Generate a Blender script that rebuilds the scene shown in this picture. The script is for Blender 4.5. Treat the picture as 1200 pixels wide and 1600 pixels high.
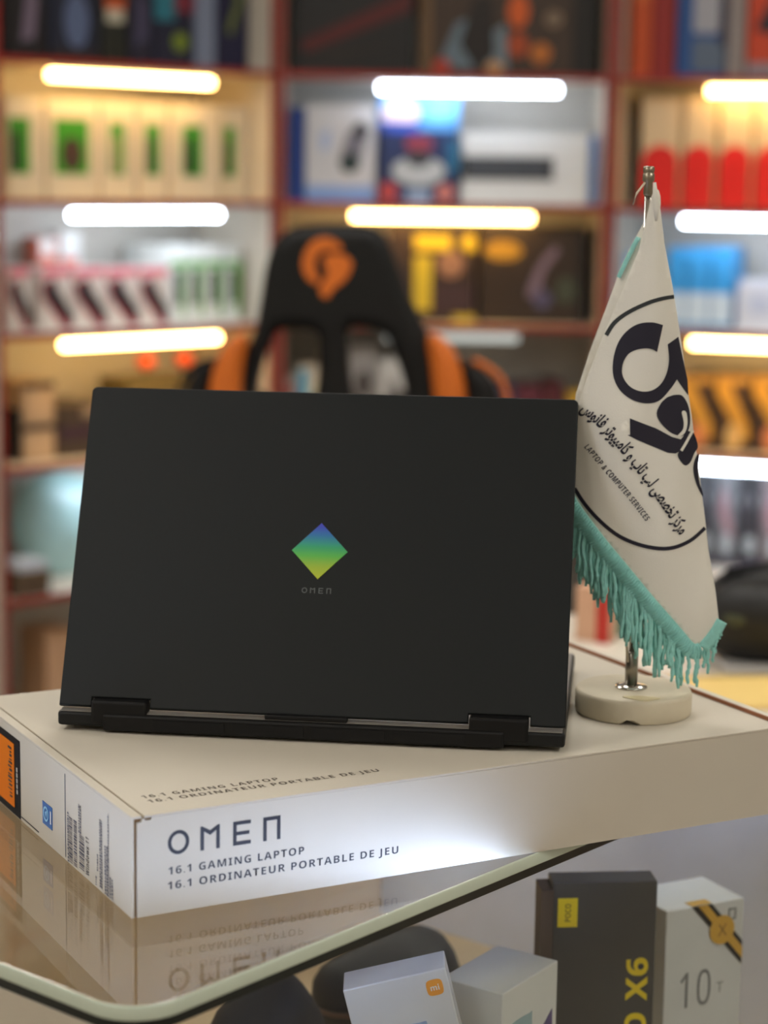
import bpy, bmesh, math, random
from mathutils import Vector, Matrix
random.seed(7)
for o in list(bpy.data.objects): bpy.data.objects.remove(o)
S = bpy.context.scene
COL = S.collection
PI = math.pi

# ------------------------------------------------------------------ camera
FPX, PITCH, ROLL = 3208.05, 0.1612, 0.0146
CT = 0.95                       # height of the counter's glass top
CAM = Vector((0, 0, CT + 0.4681))
_R = Vector((1, 0, 0)); _F = Vector((0, math.cos(PITCH), -math.sin(PITCH))); _U = _R.cross(_F)
CR = _R*math.cos(ROLL) + _U*math.sin(ROLL); CU = -_R*math.sin(ROLL) + _U*math.cos(ROLL)
cd = bpy.data.cameras.new('camera'); cam = bpy.data.objects.new('camera', cd); COL.objects.link(cam)
cd.sensor_fit = 'VERTICAL'; cd.sensor_height = 36.0; cd.lens = FPX/1600*36.0
cam.matrix_world = Matrix(((CR.x, CU.x, -_F.x, CAM.x), (CR.y, CU.y, -_F.y, CAM.y), (CR.z, CU.z, -_F.z, CAM.z), (0, 0, 0, 1)))
cd.clip_start = 0.05; cd.clip_end = 50
cd.dof.use_dof = True; cd.dof.focus_distance = 1.44; cd.dof.aperture_fstop = 72.18/16.8
S.camera = cam
def ray(px, py): return _F + CR*((px-600)/FPX) - CU*((py-800)/FPX)
def atz(px, py, z): d = ray(px, py); return CAM + d*((z-CAM.z)/d.z)
def aty(px, py, y): d = ray(px, py); return CAM + d*(y/d.y)
def atplane(px, py, p, n): d = ray(px, py); return CAM + d*((p-CAM).dot(n)/d.dot(n))

# ------------------------------------------------------------------ world, exposure
W = bpy.data.worlds.new('World'); S.world = W; W.use_nodes = True
W.node_tree.nodes['Background'].inputs[0].default_value = (0.9, 0.93, 1, 1)
W.node_tree.nodes['Background'].inputs[1].default_value = 0.0     # closed room, no sky
S.view_settings.view_transform = 'Standard'; S.view_settings.look = 'None'
S.view_settings.gamma = 1.0; S.view_settings.use_curve_mapping = False
S.view_settings.exposure = 0.0
CEIL_E = 17.5          # ceiling panels
TUBE_E = 24.0         # shelf light tubes
STRIP_E = 58.0        # strips under the counter glass

# ------------------------------------------------------------------ materials
def lin(c): return tuple(((v/255)/12.92 if v/255 <= .04045 else ((v/255+.055)/1.055)**2.4) for v in c) + (1,)
MATS = {}
def mat(name, col, rough=.5, metal=0, var=.06, scale=30, bump=0, bscale=200, coat=0, spec=.5):
    if name in MATS: return MATS[name]
    m = bpy.data.materials.new(name); m.use_nodes = True; MATS[name] = m
    nt = m.node_tree; b = nt.nodes['Principled BSDF']
    b.inputs['Roughness'].default_value = rough; b.inputs['Metallic'].default_value = metal
    b.inputs['Coat Weight'].default_value = coat; b.inputs['Specular IOR Level'].default_value = spec
    c = lin(col)
    tc = nt.nodes.new('ShaderNodeTexCoord'); nz = nt.nodes.new('ShaderNodeTexNoise')
    nz.inputs['Scale'].default_value = scale; nz.inputs['Detail'].default_value = 3
    nt.links.new(tc.outputs['Object'], nz.inputs['Vector'])
    mx = nt.nodes.new('ShaderNodeMix'); mx.data_type = 'RGBA'
    mx.inputs[6].default_value = tuple(v*(1-var) for v in c[:3])+(1,); mx.inputs[7].default_value = tuple(min(1, v*(1+var)) for v in c[:3])+(1,)
    nt.links.new(nz.outputs['Fac'], mx.inputs[0]); nt.links.new(mx.outputs[2], b.inputs['Base Color'])
    if bump:
        n2 = nt.nodes.new('ShaderNodeTexNoise'); n2.inputs['Scale'].default_value = bscale
        nt.links.new(tc.outputs['Object'], n2.inputs['Vector'])
        bp = nt.nodes.new('ShaderNodeBump'); bp.inputs['Strength'].default_value = bump; bp.inputs['Distance'].default_value = .001
        nt.links.new(n2.outputs['Fac'], bp.inputs['Height']); nt.links.new(bp.outputs['Normal'], b.inputs['Normal'])
    return m
def cmat(col, rough=.55): return mat('print_%d_%d_%d' % tuple(col), col, rough, var=.05)
def emis(name, col, strength):
    if name in MATS: return MATS[name]
    m = bpy.data.materials.new(name); m.use_nodes = True; MATS[name] = m
    nt = m.node_tree; nt.nodes.clear(); e = nt.nodes.new('ShaderNodeEmission'); o = nt.nodes.new('ShaderNodeOutputMaterial')
    e.inputs[0].default_value = lin(col); e.inputs[1].default_value = strength; nt.links.new(e.outputs[0], o.inputs[0]); return m
def glassmat(name, tint, ior=1.5):
    m = bpy.data.materials.new(name); m.use_nodes = True; MATS[name] = m
    nt = m.node_tree; nt.nodes.clear()
    t = nt.nodes.new('ShaderNodeBsdfTransparent'); g = nt.nodes.new('ShaderNodeBsdfGlossy'); f = nt.nodes.new('ShaderNodeFresnel')
    mx = nt.nodes.new('ShaderNodeMixShader'); o = nt.nodes.new('ShaderNodeOutputMaterial')
    t.inputs[0].default_value = tint; g.inputs['Roughness'].default_value = 0.0; 
    gm = nt.nodes.new('ShaderNodeNewGeometry'); im = nt.nodes.new('ShaderNodeMix'); im.inputs[2].default_value = ior; im.inputs[3].default_value = 1/ior   # unrefracted exit side
    nt.links.new(gm.outputs['Backfacing'], im.inputs[0]); nt.links.new(im.outputs[0], f.inputs[0])
    nt.links.new(f.outputs[0], mx.inputs[0]); nt.links.new(t.outputs[0], mx.inputs[1]); nt.links.new(g.outputs[0], mx.inputs[2])
    nt.links.new(mx.outputs[0], o.inputs[0]); return m
M_GLASS = glassmat('counter_glass', (.97, .985, .97, 1), 1.8)
M_RED = mat('red_edge', (150, 30, 24), .4)
M_BOARD = mat('shelf_board', (214, 205, 190), .5)
M_CARD = mat('beige_card', (203, 195, 179), .6, var=.05, scale=14, bump=.05, bscale=300)
M_CARDW = mat('pale_card', (214, 207, 192), .5, var=.03, scale=12)
M_INK = mat('dark_ink', (38, 38, 48), .5)
M_LID = mat('lid_metal', (17, 21, 22), .5, var=.12, scale=900, bump=.04, bscale=1500, spec=.28)
M_BLK = mat('black_plastic', (9, 9, 10), .5, spec=.3)
M_BLKM = mat('black_matte', (14, 14, 15), .7, spec=.3)
M_CHROME = mat('chrome', (215, 212, 205), .18, metal=1)
M_WHITE = mat('white_print', (232, 232, 232), .5)

# ------------------------------------------------------------------ mesh helpers
def mesh_from_bm(bm, name='m'):
    bmesh.ops.recalc_face_normals(bm, faces=bm.faces)
    me = bpy.data.meshes.new(name); bm.to_mesh(me); bm.free(); return me
def obj(name, me, m, parent=None, smooth=False, mtx=None):
    if isinstance(me, bmesh.types.BMesh): me = mesh_from_bm(me, name)
    if mtx is not None: me.transform(mtx)
    o = bpy.data.objects.new(name, me)
    if not isinstance(m, (list, tuple)): m = [m]
    me.materials.clear()
    for x in m: me.materials.append(x)
    if smooth:
        for p in me.polygons: p.use_smooth = True
    COL.objects.link(o)
    if parent: o.parent = parent
    return o
def tag(o, label, cat, group=None):
    o['label'] = label; o['category'] = cat
    if group: o['group'] = group
    return o
def thing(name, label, cat, loc=(0, 0, 0), rz=0, group=None):
    o = bpy.data.objects.new(name, None); o.empty_display_size = .05; COL.objects.link(o)
    o.location = loc; o.rotation_euler = (0, 0, rz); return tag(o, label, cat, group)
def struct(name, me, m):
    o = obj(name, me, m); o['kind'] = 'structure'; return o
def bx(bm, x0, x1, y0, y1, z0, z1, bev=0, seg=2):
    g = bmesh.ops.create_cube(bm, size=1)
    vs = g['verts']
    for v in vs: v.co = Vector(((x0+x1)/2+v.co.x*(x1-x0), (y0+y1)/2+v.co.y*(y1-y0), (z0+z1)/2+v.co.z*(z1-z0)))
    if bev:
        es = list({e for v in vs for e in v.link_edges})
        bmesh.ops.bevel(bm, geom=es, offset=bev, segments=seg, affect='EDGES', profile=.5)
    return bm
def box(x0, x1, y0, y1, z0, z1, bev=0, seg=2): return bx(bmesh.new(), x0, x1, y0, y1, z0, z1, bev, seg)
def tube(path, r, n=8, closed=False, bm=None):
    bm = bm or bmesh.new(); rs = r if isinstance(r, (list, tuple)) else [r]*len(path)
    path = [Vector(p) for p in path]; rings = []
    for i, p in enumerate(path):
        a = path[max(i-1, 0)]; b = path[min(i+1, len(path)-1)]; t = (b-a).normalized()
        h = Vector((0, 0, 1)) if abs(t.z) < .9 else Vector((1, 0, 0))
        x = t.cross(h).normalized(); y = t.cross(x)
        rings.append([bm.verts.new(p+(x*math.cos(2*PI*k/n)+y*math.sin(2*PI*k/n))*rs[i]) for k in range(n)])
    for i in range(len(rings)-1):
        for k in range(n): bm.faces.new((rings[i][k], rings[i][(k+1) % n], rings[i+1][(k+1) % n], rings[i+1][k]))
    bm.faces.new(rings[0][::-1]); bm.faces.new(rings[-1]); return bm
def lathe(prof, n=32, bm=None, c=(0, 0)):
    bm = bm or bmesh.new(); rings = []
    for r, z in prof: rings.append([bm.verts.new((c[0]+r*math.cos(2*PI*k/n), c[1]+r*math.sin(2*PI*k/n), z)) for k in range(n)])
    for i in range(len(rings)-1):
        for k in range(n): bm.faces.new((rings[i][k], rings[i][(k+1) % n], rings[i+1][(k+1) % n], rings[i+1][k]))
    bm.faces.new(rings[0][::-1]); bm.faces.new(rings[-1]); return bm
def ellipsoid(c, r, n=16, flat=None, bm=None):
    bm = bm or bmesh.new(); g = bmesh.ops.create_uvsphere(bm, u_segments=n, v_segments=max(6, n//2), radius=1)
    for v in g['verts']:
        v.co = Vector((c[0]+v.co.x*r[0], c[1]+v.co.y*r[1], c[2]+v.co.z*r[2]))
        if flat is not None: v.co.z = max(flat, v.co.z)
    return bm
def crom(pts, closed=True, k=5):
    n = len(pts); out = []
    rng = range(n) if closed else range(n-1)
    for i in rng:
        P = [pts[(i+j) % n] if closed else pts[min(max(i+j, 0), n-1)] for j in (-1, 0, 1, 2)]
        for s in range(k):
            t = s/k
            out.append(tuple(.5*(2*P[1][d]+(P[2][d]-P[0][d])*t+(2*P[0][d]-5*P[1][d]+4*P[2][d]-P[3][d])*t*t+(3*P[1][d]-P[0][d]-3*P[2][d]+P[3][d])*t**3) for d in (0, 1)))
    if not closed: out.append(tuple(pts[-1][:2]))
    return out
def curve_mesh(c):
    o = bpy.data.objects.new('tmp', c); COL.objects.link(o)
    dg = bpy.context.evaluated_depsgraph_get(); dg.update()
    me = bpy.data.meshes.new_from_object(o.evaluated_get(dg))
    bpy.data.objects.remove(o); bpy.data.curves.remove(c); return me
def shape(splines, ext=0, bev=0):
    """filled outline(s) in XY, thickness 2*ext along Z; inner splines become holes"""
    c = bpy.data.curves.new('s', 'CURVE'); c.dimensions = '2D'; c.fill_mode = 'BOTH'; c.extrude = max(ext-bev, 0); c.bevel_depth = bev; c.bevel_resolution = 2
    c.offset = -bev
    for pts in splines:
        s = c.splines.new('POLY'); s.points.add(len(pts)-1); s.use_cyclic_u = True
        for p, q in zip(s.points, pts): p.co = (q[0], q[1], 0, 1)
    return curve_mesh(c)
def textmesh(body, size=1, bold=0, space=1.0, ext=0):
    c = bpy.data.curves.new('t', 'FONT'); c.body = body; c.size = size; c.offset = bold; c.space_character = space; c.extrude = ext
    c.resolution_u = 4
    return curve_mesh(c)
def sans(t, bold=False):
    out = ''
    for c in t:
        if 'A' <= c <= 'Z': c = chr((0x1D5D4 if bold else 0x1D5A0)+ord(c)-65)
        elif 'a' <= c <= 'z': c = chr((0x1D5EE if bold else 0x1D5BA)+ord(c)-97)
        elif '0' <= c <= '9': c = chr((0x1D7EC if bold else 0x1D7E2)+ord(c)-48)
        out += c
    return out
def bounds(me):
    xs = [v.co.x for v in me.vertices]; ys = [v.co.y for v in me.vertices]
    return min(xs), max(xs), min(ys), max(ys)
def basis(o, x, y):
    x = Vector(x).normalized(); y = Vector(y).normalized(); z = x.cross(y)
    return Matrix(((x.x, y.x, z.x, o[0]), (x.y, y.y, z.y, o[1]), (x.z, y.z, z.z, o[2]), (0, 0, 0, 1)))
def fit_text(me, w, h):
    """scale so that the text is w wide and its capitals h tall, origin at lower left"""
    a, b, c, d = bounds(me)
    me.transform(Matrix.Diagonal((w/(b-a), h/(d-max(c, 0)) if d > 0 else 1, 1, 1)) @ Matrix.Translation((-a, 0, 0))); return me
def stroke(path, w):
    """polyline to outline of width w"""
    L = []; Rr = []
    for i, p in enumerate(path):
        a = path[max(i-1, 0)]; b = path[min(i+1, len(path)-1)]
        tx, ty = b[0]-a[0], b[1]-a[1]; l = math.hypot(tx, ty) or 1; nx, ny = -ty/l*w/2, tx/l*w/2
        L.append((p[0]+nx, p[1]+ny)); Rr.append((p[0]-nx, p[1]-ny))
    return L+Rr[::-1]
def ell(cx, cy, rx, ry, n=28, a0=0): return [(cx+rx*math.cos(a0+2*PI*k/n), cy+ry*math.sin(a0+2*PI*k/n)) for k in range(n)]
def grid_cut(me, step):
    bm = bmesh.new(); bm.from_mesh(me)
    for ax in (0, 1):
        lo = min(v.co[ax] for v in bm.verts); hi = max(v.co[ax] for v in bm.verts); k = lo+step
        no = Vector((1, 0, 0)) if ax == 0 else Vector((0, 1, 0))
        while k < hi:
            co = Vector((k, 0, 0)) if ax == 0 else Vector((0, k, 0))
            bmesh.ops.bisect_plane(bm, geom=bm.verts[:]+bm.edges[:]+bm.faces[:], plane_co=co, plane_no=no); k += step
    return bm

# ------------------------------------------------------------------ room
RX0, RX1, RY0, RY1, RH = -2.6, 2.8, -2.2, 6.3, 2.95
struct('floor', box(RX0, RX1, RY0, RY1, -.1, 0), mat('floor_tile', (150, 140, 126), .35, var=.12, scale=4))
struct('ceiling', box(RX0, RX1, RY0, RY1, RH, RH+.1), mat('ceiling_paint', (225, 222, 215), .8))
M_WALL = mat('wall_paint', (206, 200, 190), .8)
struct('wall_left', box(RX0-.1, RX0, RY0, RY1, 0, RH), M_WALL)
struct('wall_right', box(RX1, RX1+.1, RY0, RY1, 0, RH), M_WALL)
struct('wall_back', box(RX0-.1, RX1+.1, RY1, RY1+.1, 0, RH), M_WALL)
struct('wall_front', box(RX0-.1, RX1+.1, RY0-.1, RY0, 0, RH), M_WALL)
CL = [(-1.5, .6), (1.5, .6), (-1.5, 2.9), (0, 2.9), (1.5, 2.9), (-1.5, -1.2), (1.5, -1.2)]
for i, (x, y) in enumerate(CL):
    t = thing('ceiling_light_offscreen', 'square white ceiling light panel in thin aluminium frame', 'ceiling light', (x, y, RH), 0, 'ceiling light panels')
    f = bmesh.new()
    for a in ((-.31, .31, -.31, -.29), (-.31, .31, .29, .31), (-.31, -.29, -.29, .29), (.29, .31, -.29, .29)): bx(f, a[0], a[1], a[2], a[3], -.03, 0)
    obj('frame', f, M_CHROME, t); obj('diffuser_offscreen', box(-.29, .29, -.29, .29, -.02, -.004), emis('ceiling_diffuser', (255, 251, 244), CEIL_E), t)

# ------------------------------------------------------------------ shelving
BOARDS = [.125, .435, .745, 1.055, 1.358, 1.676, 1.99, 2.30]
BT, SD = .014, .33
WARM, COOL, NEUT = (255, 203, 124), (226, 238, 255), (236, 240, 232)
class Unit: pass
def make_unit(label, org, rz, w, tubes, back_cols):
    u = Unit(); u.o = Vector((org[0], org[1], 0)); u.rz = rz; u.w = w
    u.x = Vector((math.cos(rz), math.sin(rz), 0)); u.y = Vector((-math.sin(rz), math.cos(rz), 0))
    t = thing('shelving_unit', label, 'shelf', u.o, rz); u.t = t
    for x0, x1 in ((0, .011), (w-.011, w)):
        p = obj('side_panel', box(x0, x1, .004, SD, 0, 2.5), M_BOARD, t); obj('edge_trim', box(x0-.001, x1+.001, 0, .004, 0, 2.5), M_RED, p)
    obj('back_panel', box(.011, w-.011, SD-.012, SD, 0, 2.5), mat('back_panel', (196, 192, 184), .6), t)
    for z in BOARDS:
        p = obj('shelf_board', box(.0112, w-.0112, .004, SD-.0122, z-BT, z), M_BOARD, t); obj('edge_trim', box(.0112, w-.0112, 0, .004, z-BT-.0005, z+.0005), M_RED, p)
    for (k, x0, x1, yy, kind) in tubes:
        zb = BOARDS[k]-BT
        hb = box(x0, x1, yy-.014, yy+.014, zb-.012, zb-.0003); h = obj('light_housing', hb, M_WHITE, t)
        n = {'w': ('warm_tube', WARM), 'c': ('cool_tube', COOL), 'n': ('neutral_tube', NEUT)}[kind]
        obj('light_tube', tube([(x0+.004, yy, zb-.022), (x1-.004, yy, zb-.022)], .0105, 10), emis(n[0], n[1], TUBE_E), h, True)
    return u
def us(u, px, py, d):
    P = atplane(px, py, u.o+u.y*d, u.y); return (P-u.o).dot(u.x), P.z
UL = make_unit('angled white shelving unit with red edges holding green windowed boxes', (-.285-.743*.80, 5.2-.669*.80), math.atan2(.669, .743), .80, [], None)
UC = make_unit('middle white shelving unit with red edges standing behind the gaming chair', (-.275, 5.2), 0, .822, [], None)
UR = make_unit('white shelving unit with red edges holding red arched cartons', (.556, 5.2), -math.radians(18), .82, [], None)
def add_tubes(u, lst):
    for (row, px0, px1, py, kind) in lst:
        zb = BOARDS[row]-BT; yy = .035
        s0 = us(u, px0, py, yy)[0]; s1 = us(u, px1, py, yy)[0]; s0 = max(.03, s0); s1 = min(u.w-.03, s1)
        h = obj('light_housing', box(s0, s1, yy-.014, yy+.014, zb-.010, zb-.0003), M_WHITE, u.t)
        n = {'w': ('warm_tube', WARM), 'c': ('cool_tube', COOL), 'n': ('neutral_tube', NEUT)}[kind]
        obj('light_tube', tube([(s0+.004, yy, zb-.021), (s1-.004, yy, zb-.021)], .0105, 10), emis(n[0], n[1], TUBE_E*(.032 if kind == 'n' else 1)), h, True)
add_tubes(UL, [(5, 75, 332, 110, 'w'), (4, 110, 344, 328, 'c'), (3, 96, 342, 536, 'w'), (2, 152, 380, 750, 'c')])
add_tubes(UC, [(5, 590, 876, 137, 'c'), (4, 548, 834, 332, 'w'), (3, 600, 812, 522, 'n')])
add_tubes(UR, [(5, 1105, 1390, 142, 'w'), (4, 1065, 1350, 342, 'c'), (3, 1078, 1360, 526, 'w'), (2, 1060, 1340, 715, 'c')])

def artmesh(kind, p, w, h, th=.0012):
    if kind == 'r': pts = [(p[0], p[1]), (p[2], p[1]), (p[2], p[3]), (p[0], p[3])]
    elif kind == 'e': pts = ell(p[0], p[1], p[2], p[3], 20)
    elif kind == 'a':   # arch: straight sides, round top
        x0, y0, x1, y1 = p; r = (x1-x0)/2; cy = max(y0, y1-r*w/h)
        pts = [(x0, y0), (x1, y0)]+[((x0+x1)/2+r*math.cos(a*PI/10), cy+(y1-cy)*math.sin(a*PI/10)) for a in range(11)]
    else: pts = p
    return shape([[((a-.5)*w, b*h) for a, b in pts]], th/2)
FRONT = Matrix(((1, 0, 0, 0), (0, 0, -1, 0), (0, 1, 0, 0), (0, 0, 0, 1)))   # XY drawing to a face that looks along -Y
def carton(name, label, cat, loc, rz, w, d, h, col, art=(), group=None, bev=.0015, rough=.5, tilt=None):
    t = thing(name, label, cat, loc, rz, group)
    obj('body', box(-w/2, w/2, 0, d, 0, h, bev), cmat(col, rough), t)
    for i, a in enumerate(art):
        kind, p, c = a[0], a[1], a[2]; nm = a[3] if len(a) > 3 else 'printed_shape'
        me = artmesh(kind, p, w, h); me.transform(Matrix.Translation((0, -.0006-.0005*i, 0)) @ FRONT)
        obj(nm, me, cmat(c), t)
    return t
def item(u, row, px0, px1, pyt, name, label, cat, col, art=(), d=.085, dep=.2, group=None):
    pyb = 0; s0 = us(u, px0, 500, d)[0]; s1 = us(u, px1, 500, d)[0]
    s0 = max(s0, .021); s1 = min(s1, u.w-.021)
    z = BOARDS[row]; h = us(u, (px0+px1)/2, pyt, d)[1]-z
    dep = min(dep, SD-.014-d)
    P = u.o+u.x*((s0+s1)/2)+u.y*d
    return carton(name, label, cat, (P.x, P.y, z), u.rz, (s1-s0)*.985, dep, h, col, art, group)

# --- left unit, top row
item(UL, 5, 16, 78, -40, 'toy_box', 'black carton with pale violet blotch, end of top row by red post', 'box', (18, 16, 22), [('p', [(.35, .2), (.7, .25), (.8, .75), (.5, .8)], (120, 105, 125))])
item(UL, 5, 82, 158, -46, 'toy_box', 'dark navy carton with pale blue figure beside black blotched carton', 'box', (22, 30, 52), [('e', (.55, .45, .25, .3), (90, 105, 140)), ('r', (0, 0, 1, .12), (40, 26, 24))])
item(UL, 5, 161, 202, -30, 'toy_box', 'dark olive slim carton with orange and cream top', 'box', (26, 30, 22), [('r', (.2, .5, .85, .66), (196, 190, 170)), ('r', (.15, .66, .9, .8), (200, 88, 40))])
item(UL, 5, 205, 240, -40, 'toy_box', 'narrow indigo carton between olive slim carton and teal topped carton', 'box', (28, 28, 50), [('p', [(.2, .2), (.8, .3), (.8, .7), (.3, .8)], (66, 64, 92))])
item(UL, 5, 243, 303, -40, 'toy_box', 'navy carton with teal top and lime spot', 'box', (24, 30, 56), [('r', (.0, .5, .5, .8), (40, 120, 140)), ('e', (.65, .28, .2, .1), (120, 140, 40)), ('r', (.5, .6, 1, .8), (120, 40, 60))])
item(UL, 5, 306, 336, -46, 'toy_box', 'pale slate blue slim carton on top row', 'box', (126, 138, 164))
item(UL, 5, 339, 392, -46, 'toy_box', 'navy carton with olive diagonal streak', 'box', (24, 26, 62), [('p', [(.3, .4), (.45, .35), (.9, .8), (.75, .85)], (110, 120, 60))])
# --- left unit, green windowed boxes
G = [(14, 72, (.05, .25, .62, .8)), (76, 157, (.14, .25, .8, .8)), (160, 213, (.25, .25, .68, .78)), (217, 262, (.26, .25, .74, .78)), (266, 344, (.25, .25, .64, .78)), (347, 392, (.05, .25, .52, .78))]
for i, (a, b, r) in enumerate(G):
    wn = ['black ball shaped', 'round brown', 'thin pale', 'slim grey', 'dark upright', 'narrow black'][i]
    item(UL, 4, a, b, 152+3*i, 'accessory_box', 'cream carton with green window showing %s gadget' % wn, 'box', (222, 210, 184),
         [('r', r, (58, 150, 30), 'window'), ('p', [(r[0]+.04, r[1]+.03), ((r[0]+r[2])/2+.04, r[1]+.03), ((r[0]+r[2])/2, r[3]-.1), (r[0]+.05, r[3]-.16)] if i != 1 else ell(.47, .45, .2, .17), (72, 50, 40) if i == 1 else ((170, 160, 130) if i == 2 else (30, 34, 26)), 'gadget_picture')], group='cream green windowed boxes')
# --- left unit, pink and white headset boxes
H = [(14, 48), (64, 112), (116, 165), (168, 216), (219, 262)]
for i, (a, b) in enumerate(H):
    wn = ['next to the red post', 'with wide cream left margin', 'second in the pink topped row', 'third in the pink topped row', 'touching the white green trimmed boxes'][i]
    item(UL, 3, a, b, 418, 'headset_box', 'pale carton with pink top and black diagonal headset, '+wn, 'box', (224, 214, 206),
         [('r', (0, .86, 1, 1), (226, 110, 130)), ('p', [(.0, .75), (.45, .82), (1, .1), (1, 0), (.75, 0), (.05, .5)], (170, 40, 66)), ('p', [(.08, .72), (.42, .8), (.98, .25), (.95, .05), (.75, .12), (.12, .52)], (22, 18, 22), 'headset_picture'), ('e', (.36, .6, .18, .13), (60, 52, 56), 'headset_picture')], dep=.13, group='pink topped headset boxes')
for i, (a, b) in enumerate([(266, 290), (292, 318), (320, 348), (350, 377)]):
    wn = ['beside the pink topped row', 'second from the pink topped row', 'third from the pink topped row', 'nearest the gaming chair'][i]
    item(UL, 3, a, b, 384, 'slim_box', 'slim white carton with green top trim, '+wn, 'box', (226, 232, 230),
         [('r', (0, .72, 1, .8), (120, 186, 110)), ('r', (.3, .24, .7, .68), (40, 44, 42), 'window'), ('r', (.75, .1, .95, .72), (110, 180, 80))], group='slim white green boxes')
item(UL, 3, 60, 92, 372, 'cosmetic_box', 'small coral box with white cap behind the pink topped row', 'box', (226, 130, 112), [('r', (.1, .8, .9, 1), (230, 224, 222))], d=.235, dep=.06)
item(UL, 3, 96, 128, 362, 'cosmetic_box', 'white and coral box standing behind the pink topped row', 'box', (224, 228, 228), [('r', (.1, .5, .8, .72), (226, 120, 100))], d=.235, dep=.06)
# --- left unit, warm shelf
item(UL, 2, 22, 32, 640, 'binder', 'thin black binder standing beside stacked tan boxes', 'binder', (16, 14, 16))
for i, (z0, hh) in enumerate([(0, .085), (.086, .1)]):
    s0 = us(UL, 36, 690, .085)[0]; s1 = us(UL, 86, 690, .085)[0]; P = UL.o+UL.x*((s0+s1)/2)+UL.y*.085
    carton('storage_box', ['tan storage box with dark rim, lower of two', 'tan storage box with dark rim, upper of two'][i], 'box', (P.x, P.y, BOARDS[2]+z0), UL.rz, s1-s0, .16, hh, (188, 160, 128), [('r', (0, .84, 1, 1), (44, 34, 36)), ('r', (.12, .1, .88, .74), (206, 176, 140))], group='stacked tan storage boxes')
item(UL, 2, 89, 160, 632, 'gadget_box', 'dark brown carton with violet band beside tan storage boxes', 'box', (70, 58, 48), [('r', (0, .35, 1, .58), (62, 40, 58)), ('e', (.7, .85, .2, .12), (150, 130, 110))])
item(UL, 2, 196, 316, 590, 'planter_box', 'olive planter box carrying orange flower balls', 'planter', (96, 84, 46), [('r', (.04, .78, .96, .9), (120, 104, 60))], dep=.12)
for px, fl_ in ((228, 'beside the violet banded carton end'), (288, 'closest to the gaming chair')):
    s0 = us(UL, px, 580, .14)[0]; P = UL.o+UL.x*s0+UL.y*.14; zt = us(UL, 256, 590, .085)[1]
    t = thing('flower_ball', 'orange flower ball on stem above olive planter, '+fl_, 'flower', (P.x, P.y, zt), 0, 'orange flower balls'); obj('stem', tube([(0, 0, 0), (0, 0, .02)], .003), cmat((60, 90, 40)), t)
    b = ellipsoid((0, 0, .035), (.024, .024, .02), 14)
    obj('bloom', b, cmat((226, 84, 40)), t)
# --- left unit, plastic bag shelf and below
def lump(name, label, cat, u, row, px, pyw, r, col, flat=0, rough=.5, seed=1, d=.16, amp=.16):
    s0 = us(u, px, pyw, d)[0]; P = u.o+u.x*s0+u.y*d
    rnd = random.Random(seed); ph = [rnd.uniform(0, 6) for _ in range(6)]
    bm = ellipsoid((0, 0, r[2]*.9), r, 28)
    for v in bm.verts:
        n = v.co.copy(); k = 1+amp*(math.sin(n.x*40+ph[0])*math.sin(n.z*36+ph[1])+.6*math.sin(n.y*50+n.z*30+ph[2]))
        v.co = Vector((n.x*k, n.y*k, max(0, n.z*(1+amp*.4*math.sin(n.x*30+ph[3])))))
    o = obj(name, bm, mat('m_'+name+str(seed), col, rough, var=.15, scale=12), None, True); o.location = (P.x, P.y, BOARDS[row]); o.rotation_euler = (0, 0, u.rz)
    return tag(o, label, cat)
lump('plastic_bag', 'pale aqua crumpled plastic bag on cool lit shelf', 'bag', UL, 1, 92, 830, (.125, .075, .138), (176, 214, 216), rough=.25, seed=3, amp=.06, d=.215)
bn = item(UL, 1, 20, 74, 893, 'storage_bin', 'low brown bin in front of pale aqua plastic bag', 'bin', (96, 78, 60), [('r', (.05, .8, .95, .95), (112, 92, 70), 'rim'), ('r', (.3, .3, .7, .45), (60, 48, 40), 'grip')], d=.012, dep=.09)
hb_ = us(UL, 47, 893, .012)[1]; P = bn.location
carton('white_tray', 'flat white tray resting on the low brown bin', 'tray', (P.x, P.y, hb_+.0003), UL.rz, .075, .08, .022, (216, 222, 230), [('r', (.05, .2, .95, .6), (190, 204, 226))])
item(UL, 0, 66, 116, 985, 'parcel', 'peach coloured parcel on the lowest shelf under the brown bin', 'parcel', (206, 164, 128), [('r', (.1, .1, .9, .9), (216, 176, 142)), ('r', (.46, 0, .54, 1), (180, 140, 100), 'tape')], dep=.12)
# --- middle unit
item(UC, 5, 452, 640, -46, 'hardware_box', 'black carton with dark red diagonal stroke', 'box', (14, 11, 11), [('p', [(.05, .3), (.12, .2), (.98, .62), (.98, .82)], (84, 16, 14)), ('p', [(.1, .1), (.5, .2), (.9, .3), (.4, .2)], (60, 40, 26))])
item(UC, 5, 648, 922, -46, 'game_box', 'brown picture carton with orange armoured figures', 'box', (62, 44, 30),
     [('r', (.0, .0, .06, 1), (110, 82, 50)), ('p', [(.1, .1), (.2, .5), (.28, .55), (.3, .05)], (104, 122, 136)), ('p', [(.36, .1), (.4, .42), (.48, .5), (.5, .05)], (112, 128, 140)), ('p', [(.22, .3), (.3, .75), (.4, .75), (.42, .2), (.32, .05)], (28, 20, 16)),
      ('e', (.55, .62, .06, .16), (216, 96, 30)), ('e', (.55, .3, .06, .12), (170, 70, 24)), ('e', (.68, .22, .06, .1), (190, 110, 40)), ('r', (.86, 0, 1, 1), (20, 16, 12)), ('e', (.12, .08, .05, .08), (180, 60, 40)), ('e', (.42, .08, .05, .06), (200, 150, 100)), ('e', (.75, .55, .05, .08), (130, 110, 90))])
item(UC, 4, 447, 473, 168, 'slim_box', 'narrow royal blue carton beside the headset picture box', 'box', (28, 62, 140))
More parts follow.
